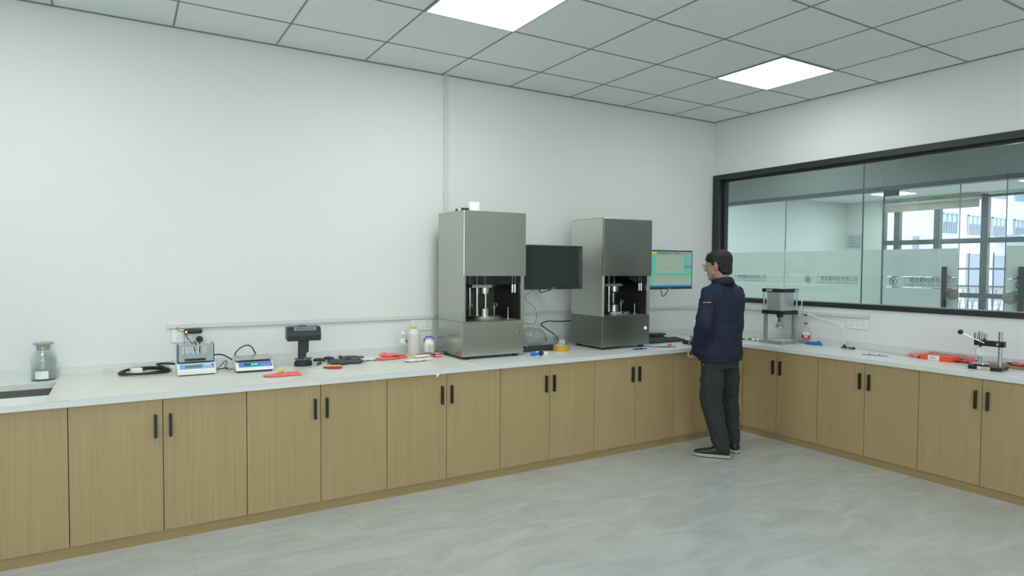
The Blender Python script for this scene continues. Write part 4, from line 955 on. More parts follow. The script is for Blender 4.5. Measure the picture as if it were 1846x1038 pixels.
def bag():
    o = MB(); o.ball((0, 0, .07), 1, 20, .135, .08, .085)
    for v in o.bm.verts:
        nn = noise.noise(v.co*16)*.028+noise.noise(v.co*40)*.010; v.co += v.co.normalized()*nn; v.co.z = max(v.co.z, .002)
    return tag(o.build('plastic_bag', glass_mat('crumpled clear film', (.86, .87, .85), 1, 1.45, .12, dens=(.12, (.66, .68, .65))), smooth='all', loc=(-2.28, -.20, CT)), 'crumpled clear plastic bag behind the keyboard between the testers', 'bag')
bag()
t = thing('tape_roll', 'wide amber packing tape roll standing flat by the clear container', 'tape', (-2.200, -.470, CT))
o = MB(); o.lathe([(.040, 0), (.060, 0), (.060, .046), (.040, .046), (.040, 0)], (0, 0, 0), 40); o.build('roll', mat('amber tape', (.58, .34, .04), .25), t, smooth=True)
o = MB(); o.lathe([(.038, 0), (.040, 0), (.040, .0465), (.038, .0465), (.038, 0)], (0, 0, 0), 32); o.build('core', mat('pale green core', (.55, .68, .58), .6), t, smooth=True)
t = thing('container', 'clear plastic container behind the amber tape roll', 'container', (-2.100, -.345, CT))
o = MB(); o.lathe([(0, 0), (.060, 0), (.066, .100), (.064, .100), (.0585, .003), (0, .003)], (0, 0, 0), 36); o.build('tub', CLEAR, t, smooth=True)
o = MB(); o.lathe([(0, .100), (.070, .100), (.072, .104), (.070, .106), (0, .105)], (0, 0, 0), 36); o.build('lid', CLEAR, t, smooth=True)
o = MB(); o.prism([(-.05, 0), (.01, 0), (.03, .055), (-.03, .07)], .0015, ((.005, -.01, .004), (1, .1, 0), (0, .1, 1), (0, 1, 0))); o.box(-.03, -.008, -.005, .0, .004, .06)
o.build('contents', mat('white card', (.72, .74, .72), .6), t)
t = thing('screw_knob', 'blue knob and black wheel lying in front of the left tester', 'knob', (-2.52, -.607, CT), -.2)
o = MB(); o.ball((-.022, 0, .017), .017, 16); o.cyl((-.008, 0, .014), .009, .035, 14, 'x'); o.build('blue_grip', BLUE, t, smooth=True)
o = MB(); o.lathe([(0, -.011), (.015, -.011), (.018, -.006), (.018, .006), (.015, .011), (0, .011)], (.040, -.01, .018), 20, 'y'); o.build('black_wheel', RUBBER, t, smooth=True)
t = thing('small_box', 'small flat white box beside the blue knob', 'box', (-2.425, -.545, CT), -.55)
o = MB(); o.box(-.045, .045, -.03, .03, 0, .016, bev=.002); o.build('body', WHITEP, t); o = MB(); o.box(-.046, .0, -.031, -.0295, .003, .013); o.build('side_print', mat('grey print', (.35, .37, .35), .6), t)
cable([(-2.595, -.30, .85), (-2.55, -.28, .873), (-2.48, -.26, .885), (-2.40, -.25, .883), (-2.34, -.24, .86)], .003, 'pale tubing arching from the side of the left tester', 'tubing', mat('pale tube', (.62, .64, .56), .4), 'tube')
cable([(-2.595, -.33, .84), (-2.54, -.33, .83), (-2.47, -.34, .81), (-2.42, -.35, .79)], .0028, 'second pale tube from the left tester down to the keyboard', 'tubing', mat('pale tube', (.62, .64, .56), .4), 'tube')
for i, (y, z, l) in enumerate(((-.32, .868, 'black fitting high on the side of the left tester'), (-.40, .842, 'black fitting low on the side of the left tester'))):
    o = MB(); o.cyl((-2.593, y, z), .011, .022, 12, 'x'); o.cyl((-2.571, y, z), .007, .012, 12, 'x'); tag(o.build('hose_fitting', BLACK, smooth=True), l, 'fitting')

t = thing('earplugs', 'blue and black earplugs on a wire before the right tester', 'earplugs', (-1.60, -.70, CT), -.12)
o = MB(); o.prism([(-.01, -.012), (.025, -.016), (.032, .004), (.0, .016)], .008, ((.035, 0, 0), (1, 0, 0), (0, 1, 0), (0, 0, 1))); o.prism([(-.07, -.01), (-.045, -.012), (-.04, .006), (-.066, .01)], .007); o.build('blue_tips', BLUE, t, bevel=.002)
o = MB()
for x in (-.045, -.03, -.005, .012): o.ball((x, -.012, .006), .0085, 10, 1.4, 1, .8)
o.build('black_parts', BLACK, t, smooth='all')
t = thing('screwdriver', 'small tool with red tip and clear body lying near the counter edge', 'tool', (-1.30, -.655, CT), .02)
o = MB(); o.cyl((-.03, 0, .006), .005, .07, 12, 'x'); o.build('clear_body', mat('pale acrylic', (.75, .8, .8), .3), t, smooth=True)
o = MB(); o.lathe([(.002, 0), (.008, .02), (.010, .045), (.006, .055), (0, .056)], (.035, 0, .009), 14, 'x'); o.build('red_tip', mat('coral tip', (.80, .10, .10), .4), t, smooth=True)
o = MB(); o.tube([(-.12, 0, .003), (-.03, 0, .005)], .0022, 8, 1); o.build('shaft', ALUD, t)
o = MB(); o.tube([(-.06, -.018, .003), (.10, -.022, .003)], .0022, 8, 1); tag(o.build('needle_rod', ALUD, loc=(-1.28, -.66, CT)), 'thin metal rod beside the red-tipped tool', 'rod')
o = MB(); o.tube([(-1.45, -.57, CT+.004), (-1.43, -.63, CT+.003), (-1.36, -.70, CT+.003), (-1.25, -.74, CT+.002)], .0022, 6); tag(o.build('cable', RUBBER, smooth='all'), 'thin dark wire coming from under the right tester', 'cable')
t = thing('card_box', 'black open box with yellow tag behind the right keyboard', 'box', (-.86, -.125, CT), 0)
o = MB(); o.box(-.09, .06, -.055, .055, 0, .032, bev=.003); o.box(-.05, .09, -.02, .05, .026, .036, bev=.003); o.build('body', BLACK, t)
o = MB(); o.ball((.085, -.03, .02), .016, 12, 1, .5, 1); o.build('yellow_tag', mat('acid yellow', (.55, .58, .03), .5), t, smooth='all')
o = MB(); o.box(.03, .07, -.06, -.056, .012, .024); o.build('white_stripe', WHITEP, t)
t = thing('metal_plate', 'dark rimmed flat metal plate in the counter corner', 'plate', (-.45, -.33, CT), .1)
o = MB(); o.lathe([(0, 0), (.14, 0), (.145, .004), (.14, .010), (0, .010)], (0, 0, 0), 36); o.build('plate', ALUD, t, smooth=True)
o = MB(); o.box(-.12, .10, -.12, -.03, .010, .018, bev=.002); o.build('dark_strip', mat('dark brown strip', (.05, .045, .04), .5), t)
t = thing('mouse', 'black computer mouse under the right hand of the man', 'mouse', (-1.005, -.64, CT), .15)
o = MB(); o.ball((0, 0, .012), 1, 18, .031, .055, .022)
for v in o.bm.verts: v.co.z = max(v.co.z, 0.001)
o.build('shell', BLACK, t, smooth='all'); o = MB(); o.cyl((-.003, .028, .0305), .006, .006, 12, 'x'); o.build('wheel', RUBBER, t)

# ================================================================== WINDOW SIDE ITEMS
ALUP = mat('post aluminium', (.42, .46, .49), .38, metal=.9)
def press():
    t = thing('pneumatic_press', 'pneumatic press with aluminium cylinder and black plates on four posts', 'press', (-.348, -1.060, CT))
    # base plate spans x 0..25 towards the wall, y 0..25 towards the corner
    W, D = .262, .225
    b = MB(); b.box(0, W, 0, D, 0, .026, bev=.002); bp = b.build('base_plate', ALUD, t)
    b = MB(); b.box(.06, W-.02, .02, D-.06, .026, .0275); b.build('white_pad', mat('white pad', (.78, .80, .78), .5), bp)
    def pxy(x, y): return x, y
    zP, zQ, zR, zS = .252, .284, .440, .470
    for x, y in ((.045, .190), (.215, .035)): q = MB(); q.box(x-.014, x+.014, y-.014, y+.014, .026, zP, bev=.006); q.build('post', ALUP, t)
    q = MB(); q.box(.025, .235, .005, .220, zP, zQ, bev=.004); q.build('lower_plate', SATIN, t)
    q = MB(); q.box(.025, .235, .005, .220, zR, zS, bev=.004); up = q.build('upper_plate', SATIN, t)
    q = MB(); q.box(.0238, .0250, .115, .175, zR+.006, zS-.006); q.box(.175, .222, .0038, .0052, zR+.004, zS-.004); q.build('rating_label', mat('silver label', (.50, .52, .50), .35, metal=.6), up)
    n = 28; P = []
    for i in range(n):
        a = 2*PI*i/n; c, s = math.cos(a), math.sin(a); e = .35
        P.append((.130+.088*abs(c)**e*(1 if c > 0 else -1), .1125+.088*abs(s)**e*(1 if s > 0 else -1)))
    q = MB(); q.prism(P, zR-zQ, ((0, 0, zQ), (1, 0, 0), (0, 1, 0), (0, 0, 1))); q.build('cylinder', mat('satin aluminium barrel', (.68, .71, .70), .36, metal=.95), t, smooth=True)
    for x in (.038, .222):
        for y in (.018, .207): q = MB(); q.cyl((x, y, zQ), .007, zR-zQ, 14); q.build('tie_rod', ALU, t, smooth=True)
    q = MB(); q.cyl((.13, .1125, zP-.030), .027, .032, 24); q.build('gland', SATIN, t, smooth=True)
    q = MB(); q.cyl((.13, .1125, zP-.075), .016, .046, 20); q.build('ram', mat('dark rod', (.22, .20, .17), .3, metal=1), t, smooth=True)
    q = MB(); q.cyl((.13, .1125, zP-.092), .026, .012, 6); q.cyl((.13, .1125, zP-.108), .030, .018, 8); q.cyl((.13, .1125, zP-.116), .040, .009, 32); q.build('press_foot', NICKEL, t, smooth=True)
    v = MB(); v.box(.225, .258, -.020, .014, zP-.022, zQ+.004, bev=.003); vb = v.build('valve', mat('beige valve', (.52, .50, .42), .45), t)
    v = MB(); v.cyl((.258, -.003, zP+.008), .010, .020, 12, 'x'); v.tube([(.24, -.022, zP+.01), (.25, -.035, zP+.01), (.275, -.045, zP+.008)], .007, 8); v.build('valve_fitting', CHROME, vb, smooth=True)
    v = MB(); v.box(.245, .275, -.052, -.040, zP-.012, zP+.002, bev=.003); v.build('blue_tap', mat('navy tap', (.02, .04, .30), .4), vb)
    v = MB(); v.tube([(.21, .01, zR+.01), (.245, -.005, zR-.005), (.262, -.012, zR-.045), (.252, -.012, zR-.09), (.243, -.005, zQ+.005)], .0035, 8); v.build('air_hose', mat('milky hose', (.74, .76, .70), .4), t, smooth='all')
    v = MB(); v.tube([(.238, -.02, zP-.02), (.246, -.03, zP-.05), (.25, -.03, zP-.08)], .002, 6); v.build('tied_strings', mat('beige string', (.55, .52, .42), .7), t)
press()
HOSE = mat('milky hose', (.74, .76, .70), .4)
cable([(-.10, -1.10, 1.020), (-.07, -1.16, 1.005), (-.05, -1.22, .978), (-.045, -1.30, .962), (-.045, -1.38, .935), (-.05, -1.425, .885), (-.055, -1.437, .83), (-.06, -1.437, .79)], .0045, 'milky air hose arching from the press valve to a black fitting', 'air_hose', HOSE, 'hose')
t = thing('hose_fitting', 'black cone-shaped hose fitting where the milky hose meets counter', 'fitting', (-.062, -1.437, CT))
o = MB(); o.lathe([(.022, 0), (.024, .006), (.012, .016), (.008, .028), (0, .028)], (0, 0, 0), 18); o.build('body', BLACK, t, smooth=True)
t = thing('control_knob', 'black oval knob with white centre lying right of the hose fitting', 'knob', (-.085, -1.515, CT), .1)
o = MB(); o.ball((0, 0, .009), 1, 18, .018, .030, .010); o.build('body', BLACK, t, smooth='all'); o = MB(); o.ball((-.016, 0, .011), .0045, 10); o.build('centre_dot', WHITEP, t, smooth='all')
pet_bottle((-.052, -1.085, CT), .178, .031, 'water bottle with red cap and red label right of the press', mat('red cap', (.72, .02, .03), .4), (.045, .10), True).rotation_euler = (0, 0, -.95)
def blue_tool():
    t = thing('blue_tool', 'blue plastic tool with brass end lying before the red-capped bottle', 'tool', (-.125, -1.205, CT), 0)
    u = Vector((.12, -1, 0)).normalized()
    o = MB(); o.prism([(-.060, .002), (-.054, .026), (.015, .031), (.066, .027), (.074, .002)], .040, ((.02, 0, 0), u, (0, 0, 1), (-1, 0, 0))); o.build('body', BLUE, t, bevel=.007)
    o = MB(); o.cyl((-.01, .060, .014), .010, .036, 14, 'y'); o.cyl((-.01, .092, .014), .013, .012, 14, 'y'); o.build('brass_end', NICKEL, t, smooth=True)
    o = MB(); o.box(-.01, .015, -.058, -.038, .026, .040, bev=.004); o.build('brown_knob', mat('brown knob', (.20, .11, .08), .5), t)
blue_tool()
cable([(-.16, -1.06, CT+.008), (-.20, -1.14, CT+.006), (-.20, -1.25, CT+.005), (-.14, -1.36, CT+.005), (-.10, -1.42, CT+.006)], .004, 'milky hose lying flat in front of the blue tool', 'air_hose', HOSE, 'hose')
crumple('paper_scraps', (-.215, -.60, CT), .2, .17, .12, .030, mat('beige paper', (.62, .60, .50), .8), 'crumpled beige paper left of the press base', 'paper', 21)
crumple('paper_scraps', (-.27, -.735, CT), .5, .10, .07, .012, mat('white paper', (.74, .76, .74), .7), 'small white paper scrap beside the man on the window counter', 'paper', 23)
o = MB(); o.tube([(-.05, -1.54, CT+.002), (-.03, -1.66, CT+.002), (-.08, -1.80, CT+.003), (-.09, -2.02, CT+.003)], .003, 6); tag(o.build('wooden_stick', mat('pale bamboo', (.58, .54, .40), .6), smooth='all'), 'thin pale stick lying along the window counter', 'stick')
o = MB(); o.tube([(-.345, -1.745, CT+.003), (-.305, -1.80, CT+.002), (-.265, -1.89, CT+.002)], .0022, 6); 
q = tag(o.build('wire_tool', SATIN, smooth='all'), 'thin dark wire with two blue tips near the counter edge', 'wire')
for x, y in ((-.318, -1.785), (-.288, -1.845)):
    o = MB(); o.lathe([(.009, 0), (.004, .008), (.001, .014)], (x, y, CT+.002), 8); o.build('blue_tip', mat('steel blue', (.08, .18, .42), .5), q)
def orange_case():
    t = thing('case', 'long orange-red case with white label on the window counter', 'case', (-.175, -2.070, CT), 0)
    o = MB(); o.prism([(0, 0), (-.004, -.205), (.085, -.225), (.115, -.20), (.115, -.01)], .036); o.build('body', mat('orange red plastic', (.85, .10, .02), .4), t, bevel=.003)
    o = MB(); o.prism([(-.001, -.055), (-.0030, -.130), (-.0050, -.130), (-.0025, -.055)], .034, ((0, 0, .001), (1, 0, 0), (0, 1, 0), (0, 0, 1))); lb = o.build('label_strip', WHITEP, t)
    o = MB()
    for k in range(4): o.box(-.0055, -.003, -.079-k*.009, -.074-k*.009, .014, .024)
    o.build('label_print', mat('faint red print', (.65, .30, .28), .6), lb)
orange_case()
def scattered(name, loc, rz, sx, sy, h, m, label, cat, seed): return crumple(name, loc, rz, sx, sy, h, m, label, cat, seed, 14)
REDF = mat('red film', (.70, .07, .09), .45)
scattered('red_bag', (-.105, -2.345, CT), .1, .10, .13, .030, REDF, 'crumpled red film bag right of the orange case', 'bag', 31)
scattered('red_bag', (-.080, -2.02, CT), .0, .12, .12, .030, mat('pale red film', (.68, .20, .20), .45), 'pale red film sticking out left behind the orange case', 'bag', 33)
scattered('red_bag', (-.085, -2.66, CT+.0205), .0, .08, .16, .018, REDF, 'small red film bag lying on the wooden case', 'bag', 35)
scattered('clear_bag', (-.055, -2.22, CT+.030), .0, .06, .30, .020, glass_mat('pinkish clear film', (.93, .86, .87), 1, 1.4, .1, dens=(.18, (.7, .6, .6))), 'crumpled clear film behind the orange case along the upstand', 'bag', 37)
t = thing('wooden_case', 'flat wooden instrument case behind the dial gauge stand', 'case', (-.10, -2.44, CT), 0)
o = MB(); o.box(-.04, .07, -.42, 0, 0, .020, bev=.002); o.build('body', wood_mat('walnut case', (.34, .24, .13), (.26, .17, .08), 'y'), t)
o = MB(); o.box(-.042, -.04, -.18, -.15, .006, .016); o.build('latch', NICKEL, t)
def gauge_stand():
    t = thing('dial_gauge_stand', 'black and steel stand with lever arm and round dial gauge', 'gauge stand', (-.372, -2.455, CT), 0)
    # long axis runs along -y; x toward the wall
    o = MB(); o.prism([(.0, -.010), (.012, 0), (.115, -.00), (.125, -.01), (.15, -.175), (.02, -.185), (.008, -.175)], .024, ((.0, 0, .0), (1, 0, 0), (0, 1, 0), (0, 0, 1)))
    o.build('base', SATIN, t, bevel=.003)
    o = MB(); o.prism([(.0035, -.058), (.0065, -.128), (.0050, -.128), (.002, -.058)], .020, ((-.001, 0, .002), (1, 0, 0), (0, 1, 0), (0, 0, 1))); lb = o.build('base_label', mat('cream label', (.62, .62, .54), .5), t)
    o = MB()
    for k in range(4): o.box(.0005, .0052, -.092-k*.0092, -.085-k*.0092, .010, .017)
    o.build('label_print', mat('ochre print', (.60, .46, .06), .6), lb)
    o = MB(); o.lathe([(0, 0), (.042, 0), (.044, .006), (.040, .013), (0, .013)], (.060, -.055, .026), 32); o.build('anvil', CHROME, t, smooth=True)
    o = MB(); o.lathe([(0, 0), (.036, 0), (.036, .003), (0, .003)], (.060, -.055, .024), 32); o.build('anvil_gasket', RUBBER, t)
    cx, cy = .085, -.150
    o = MB(); o.cyl((cx, cy, .024), .0115, .222, 20); o.build('column', ALU, t, smooth=True)
    gx, gy = .062, -.048
    o = MB(); o.prism([(-.020, .035), (.018, .035), (.022, -.130), (-.018, -.134)], .036, ((gx+.012, gy, .150), (1, 0, 0), (0, 1, 0), (0, 0, 1))); ar = o.build('arm', SATIN, t, bevel=.003)
    o = MB(); o.cyl((gx-.014, gy-.10, .168), .008, .008, 12, 'x'); o.build('clamp_screw', ALUD, ar)
    o = MB(); o.cyl((gx, gy, .190), .010, .048, 16); o.cyl((gx, gy, .238), .014, .004, 16); o.cyl((gx+.004, gy+.026, .190), .011, .040, 16); o.cyl((gx+.006, gy-.025, .194), .011, .036, 16); o.build('plunger_weights', CHROME, t, smooth=True)
    o = MB(); o.box(gx-.004, gx+.006, gy+.030, gy+.036, .194, .230); o.build('scale_strip', mat('navy strip', (.03, .05, .18), .5), t)
    o = MB(); o.ball((gx-.008, gy-.026, .190), .010, 12); o.build('lock_knob', BLACK, t, smooth='all')
    o = MB(); o.tube([(gx-.018, gy-.030, .170), (gx-.030, gy+.03, .196), (gx-.042, gy+.088, .227)], .0035, 8, 1); lv = o.build('lever', CHROME, t, smooth=True)
    o = MB(); o.ball((gx-.044, gy+.098, .232), .0165, 18); o.build('lever_ball', mat('gloss black ball', (.012, .012, .014), .15), lv, smooth='all')
    # gauge dial faces the camera side (-x, slightly -y)
    nrm = Vector((-.80, -.60, 0)); u = Vector((.60, -.80, 0)); v = Vector((0, 0, 1)); c = Vector((gx-.010, gy-.006, .112)); R = .030
    def disc(mb, r, w0, w1, n=32): mb.ring_loft([[c+nrm*w+u*(r*math.cos(2*PI*k/n))+v*(r*math.sin(2*PI*k/n)) for k in range(n)] for w in (w0, w1)])
    o = MB(); disc(o, R, -.010, .006); gd = o.build('dial_case', ALU, t, smooth=True)
    o = MB(); disc(o, R*.90, .006, .0068); fc = o.build('dial_face', mat('dial white', (.66, .72, .70), .4), gd)
    o = MB()
    for k in range(20):
        a = 2*PI*k/20; p0 = c+nrm*.0068+(u*math.cos(a)+v*math.sin(a))*R*.74; p1 = c+nrm*.0068+(u*math.cos(a)+v*math.sin(a))*R*.86; o.tube([p0, p1], .0006, 4, 1)
    o.tube([c+nrm*.008, c+nrm*.008+v*R*.7], .0009, 4, 1); o.build('dial_marks', BLACK, fc)
    o = MB(); o.cyl((gx, gy, .140), .007, .014, 14); o.build('dial_stem', SATIN, t)
    o = MB(); o.cyl((gx, gy, .042), .010, .042, 18); o.build('spindle', ALU, t, smooth=True)
gauge_stand()

# ================================================================== THE MAN
SKIN = mat('skin', (.42, .255, .18), .5, var=(30, .06)); HAIR = mat('black hair', (.008, .0075, .0075), .6, bump=(160, .4))
NAVY = mat('navy work jacket', (.0055, .0105, .034), .8, bump=(420, .15), var=(26, .12)); TROU = mat('charcoal trousers', (.022, .027, .031), .85, bump=(420, .2), var=(26, .12))
def remesh(o, vox, smooth=2, disp=None, seed=0):
    r = o.modifiers.new('Remesh', 'REMESH'); r.mode = 'VOXEL'; r.voxel_size = vox; r.use_smooth_shade = True
    s = o.modifiers.new('Smooth', 'SMOOTH'); s.iterations = smooth; s.factor = .6
    if disp:
        tx = bpy.data.textures.new('folds', 'CLOUDS'); tx.noise_scale = disp[1]; tx.noise_depth = 2
        d = o.modifiers.new('Displace', 'DISPLACE'); d.texture = tx; d.strength = disp[0]; d.mid_level = .5; d.texture_coords = 'LOCAL'
def ell(c, a, b, rx, ry, n=24, p=1.0):
    c, a, b = Vector(c), Vector(a).normalized(), Vector(b).normalized(); out = []
    for i in range(n):
        t = 2*PI*i/n; ct, st = math.cos(t), math.sin(t)
        out.append(c+a*rx*abs(ct)**p*(1 if ct >= 0 else -1)+b*ry*abs(st)**p*(1 if st >= 0 else -1))
    return out
def man():
    ox, oy = -1.205, -1.200
    t = thing('person', 'man in navy work jacket and charcoal trousers standing at the corner of the counter', 'person', (ox, oy, 0))
    X, Y, Z = (1, 0, 0), (0, 1, 0), (0, 0, 1)
    def L(p): return Vector((p[0]-ox, p[1]-oy, p[2]))
    shL, shR = L((-1.368, -1.185, 1.212)), L((-1.058, -1.165, 1.212))
    elL, elR = L((-1.468, -1.222, .985)), L((-.985, -1.01, .985))
    wrL, wrR = L((-1.415, -1.125, .785)), L((-1.000, -.800, .850))
    hipL, hipR = L((-1.338, -1.203, .75)), L((-1.172, -1.195, .75))
    knL, knR = L((-1.340, -1.195, .42)), L((-1.105, -1.170, .42))
    anL, anR = L((-1.300, -1.260, .075)), L((-1.105, -1.195, .075))
    neck = L((-1.222, -1.18, 1.28)); hc = L((-1.232, -1.150, 1.420))
    # ---- body: one continuous skin surface (head, neck, trunk, arms with hands, legs)
    b = MB()
    hy = math.radians(20); f = Vector((-math.sin(hy), math.cos(hy), -.10)).normalized(); s = Vector((f.y, -f.x, 0)).normalized(); u = s.cross(f)*1
    if u.z < 0: u = -u
    def H(x, y, z): return hc+s*x+f*y+u*z          # x right, y forward, z up
    rings = []
    for z, fy, rx, ry in ((-.100, .055, .016, .018), (-.092, .050, .032, .032), (-.074, .034, .048, .052), (-.045, .018, .060, .070), (-.01, .006, .067, .083), (.03, -.004, .072, .090), (.065, -.008, .067, .083), (.088, -.008, .050, .062), (.100, -.006, .025, .03), (.102, -.006, .004, .004)):
        rings.append([H(rx*math.cos(a), fy+ry*math.sin(a), z) for a in [2*PI*i/24 for i in range(24)]])
    b.ring_loft(rings)
    b.chain([H(0, .086, .012), H(0, .100, -.016), H(0, .104, -.028)], [.008, .011, .012])   # nose
    for sx in (-1, 1): b.ball(H(sx*.012, .096, -.032), .009, 10)
    b.ball(H(0, .083, -.056), .013, 12, 1.4, 1, .55); b.ball(H(0, .080, -.066), .012, 12, 1.3, 1, .6)   # lips
    b.ball(H(0, .070, -.090), .020, 12); b.ball(H(0, .078, .028), .018, 12, 2.0, .7, .6)             # chin, brow
    for sx in (-1, 1):
        b.ball(H(sx*.036, .056, -.02), .024, 12); b.ball(H(sx*.044, .030, -.055), .018, 12)           # cheek, jaw
        for k in range(7):                                                                             # ear rim
            a = -1.6+k*.62; b.ball(H(sx*(.076+.004*math.sin(a)), -.006-.013*math.cos(a)*1.0, -.004+.026*math.sin(a)), .0065, 8)
        b.ball(H(sx*.072, -.003, -.004), .014, 10, .6, 1, 1.6); b.ball(H(sx*.072, .004, -.030), .008, 8)
    b.chain([hc+Vector((.004, -.02, -.05)), neck, neck+Vector((.005, 0, -.07))], [.054, .052, .066], 20)
    # trunk
    tr = []
    for z, cx, cy, rx, ry in ((.70, -.056, .0, .145, .10), (.80, -.054, 0, .145, .10), (.92, -.046, 0, .13, .09), (1.05, -.028, .005, .145, .095), (1.17, -.006, .01, .155, .095), (1.24, -.010, .012, .13, .075), (1.27, -.013, .015, .07, .05)):
        tr.append(ell((cx, cy, z), X, Y, rx, ry))
    b.ring_loft(tr)
    b.chain([shL, elL, wrL], [.045, .036, .026], 16); b.chain([shR, elR, wrR], [.045, .036, .026], 16)
    b.chain([hipL, knL, anL], [.080, .050, .036], 16); b.chain([hipR, knR, anR], [.080, .050, .036], 16)
    for an, dr in ((anL, Vector((-.62, .78, 0))), (anR, Vector((.15, .99, 0)))): b.chain([an+Vector((0, 0, -.035))-dr*.02, an+Vector((0, 0, -.045))+dr*.12], [.022, .016], 12)
    # left hand: loosely closed, resting knuckles down by the counter edge
    d = (wrL-elL).normalized(); d = Vector((d.x-.10, d.y+.15, d.z*.9)).normalized(); side = Vector((1, -.1, 0)); side = (side-d*side.dot(d)).normalized(); pn = d.cross(side).normalized()
    if pn.y > 0: pn = -pn
    def hand(w, d, side, palm, curl, spread, thumb_sign):
        """w wrist, d finger direction, side across the knuckles (index side positive), palm the way the palm faces"""
        pc = w+d*.045
        for k in range(4):
            off = (.027-.018*k); a = w+d*.012+side*off*.55; kn = w+d*(.078-.005*abs(k-1))+side*off
            b.chain([a, kn], [.015, .0115], 10)
            ln = (.038, .042, .039, .030)[k]; q = kn; ang = 0; P = [kn]; fd = (d+side*spread*(1.5-k)*.12).normalized()
            for j, fr in enumerate((1., .68, .52)):
                ang += curl[j]; q = q+(fd*math.cos(ang)+palm*math.sin(ang))*ln*fr; P.append(q)
            b.chain(P, [.0105, .0098, .0088, .0078], 10)
        b.ball(pc, .026, 12)
        th = [w+d*.022+side*thumb_sign*.022+palm*.008, w+d*.050+side*thumb_sign*.042+palm*.018, w+d*.074+side*thumb_sign*.040+palm*.032, w+d*.090+side*thumb_sign*.026+palm*.040]
        b.chain(th, [.015, .012, .0105, .009], 10)
    hand(wrL, d, side, -pn if pn.y < 0 else pn, (1.0, 1.2, .7), .3, 1)
    dR = (L((-1.005, -.665, .802))-wrR).normalized(); sR = Vector((-1, 0, 0)); pR = dR.cross(Vector((1, 0, 0))).normalized()
    if pR.z > 0: pR = -pR
    hand(wrR, dR, sR, pR, (.25, .45, .3), .5, 1)
    body = b.build('body', SKIN, t); remesh(body, .0042, 2)
    # ---- hair: a cap over skull, sides and nape, leaving the face free
    h = MB(); rings = []
    for z, fy, rx, ry in ((-.074, -.052, .050, .034), (-.052, -.047, .063, .048), (-.02, -.038, .072, .062), (.010, -.026, .0800, .076), (.035, -.010, .084, .095), (.065, -.006, .083, .099), (.092, -.006, .071, .083), (.110, -.008, .045, .055), (.118, -.01, .015, .018)):
        rings.append([H(rx*math.cos(a), fy+ry*math.sin(a), z) for a in [2*PI*i/28 for i in range(28)]])
    h.ring_loft(rings)
    for sx in (-1, 1): h.chain([H(sx*.068, .020, .03), H(sx*.070, .022, .005)], [.012, .006], 8)
    for k in range(9): h.chain([H(-.050+.0125*k, .046, .080), H(-.048+.012*k, .078, .050+.004*(k % 2))], [.012, .008], 8)
    ho = h.build('hair', HAIR, t); remesh(ho, .005, 2, (.012, .025))
    # ---- glasses
    g = MB()
    for sx in (-1, 1):
        P = [H(sx*.033+.024*math.cos(a), .104, .004+.017*math.sin(a)) for a in [2*PI*k/20 for k in range(21)]]; g.tube(P, .0016, 6, 1)
        g.tube([H(sx*.058, .103, .008), H(sx*.073, .09, .009), H(sx*.079, .02, .010), H(sx*.080, -.004, .008)], .0014, 6)
    g.tube([H(-.009, .106, .008), H(0, .110, .011), H(.009, .106, .008)], .0014, 6); gl = g.build('glasses', mat('thin metal rim', (.16, .16, .15), .3, metal=.9), t)
    g = MB()
    for sx in (-1, 1): g.ring_loft([[H(sx*.033+.023*math.cos(a), y, .004+.016*math.sin(a)) for a in [2*PI*k/20 for k in range(20)]] for y in (.1036, .1044)])
    g.build('lens', CLEAR, gl)
    # ---- jacket
    j = MB(); tr = []
    for z, cx, cy, rx, ry, p in ((.712, -.056, -.003, .174, .126, .85), (.76, -.055, -.003, .177, .127, .85), (.85, -.050, -.002, .168, .122, .85), (.95, -.038, 0, .172, .118, .85), (1.05, -.022, .004, .178, .115, .85), (1.14, -.010, .010, .182, .112, .85), (1.20, -.006, .012, .180, .100, .85), (1.235, -.010, .014, .150, .086, .9), (1.275, -.014, .016, .082, .064, 1), (1.295, -.017, .020, .062, .062, 1)):
        tr.append(ell((cx, cy, z), X, Y, rx, ry, 32, p))
    j.ring_loft(tr)
    def sleeve(a, e, w, sh, r):
        m1 = a.lerp(e, .5); m2 = e.lerp(w, .5)
        j.chain([a+Vector((0, 0, -.006)), m1, e, m2, w+(w-e).normalized()*.004], [r[0], r[1], r[2], r[3], r[4]], 20)
    sleeve(shL, elL, wrL, 0, (.064, .062, .060, .055, .045)); sleeve(shR, elR, wrR, 0, (.064, .060, .058, .052, .042))
    for q in (shL, shR): j.chain([Vector((-.017, .012, 1.240)), Vector((-.017, .012, 1.240)).lerp(q, .5)+Vector((0, 0, .010)), q+Vector((0, 0, -.004))], [.062, .062, .060], 20)
    # folded collar
    ja = j.build('jacket', NAVY, t); remesh(ja, .0065, 3, (.020, .055))
    c = MB(); R0 = []
    for z, k in ((1.268, 1.18), (1.300, 1.08), (1.322, 1.0)):
        R0.append([Vector((-.017+.066*k*math.cos(a), .016+.062*k*math.sin(a)+(z-1.268)*.05, z-.012*math.sin(a))) for a in [PI*.62+2*PI*.88*i/32 for i in range(33)]])
    c.ring_loft(R0, False, False, False)
    R0 = []
    for z, k in ((1.322, 1.0), (1.312, 1.16), (1.272, 1.36)):
        R0.append([Vector((-.017+.066*k*math.cos(a), .016+.062*k*math.sin(a)+(z-1.268)*.05, z-.012*math.sin(a))) for a in [PI*.62+2*PI*.88*i/32 for i in range(33)]])
    c.ring_loft(R0, False, False, False); co = c.build('collar', NAVY, ja, smooth='all')
    sm = co.modifiers.new('Solidify', 'SOLIDIFY'); sm.thickness = .006; sm.offset = 0
    # yoke seam across the back, yellow sleeve stripe, hem band button
    q = MB(); P = []
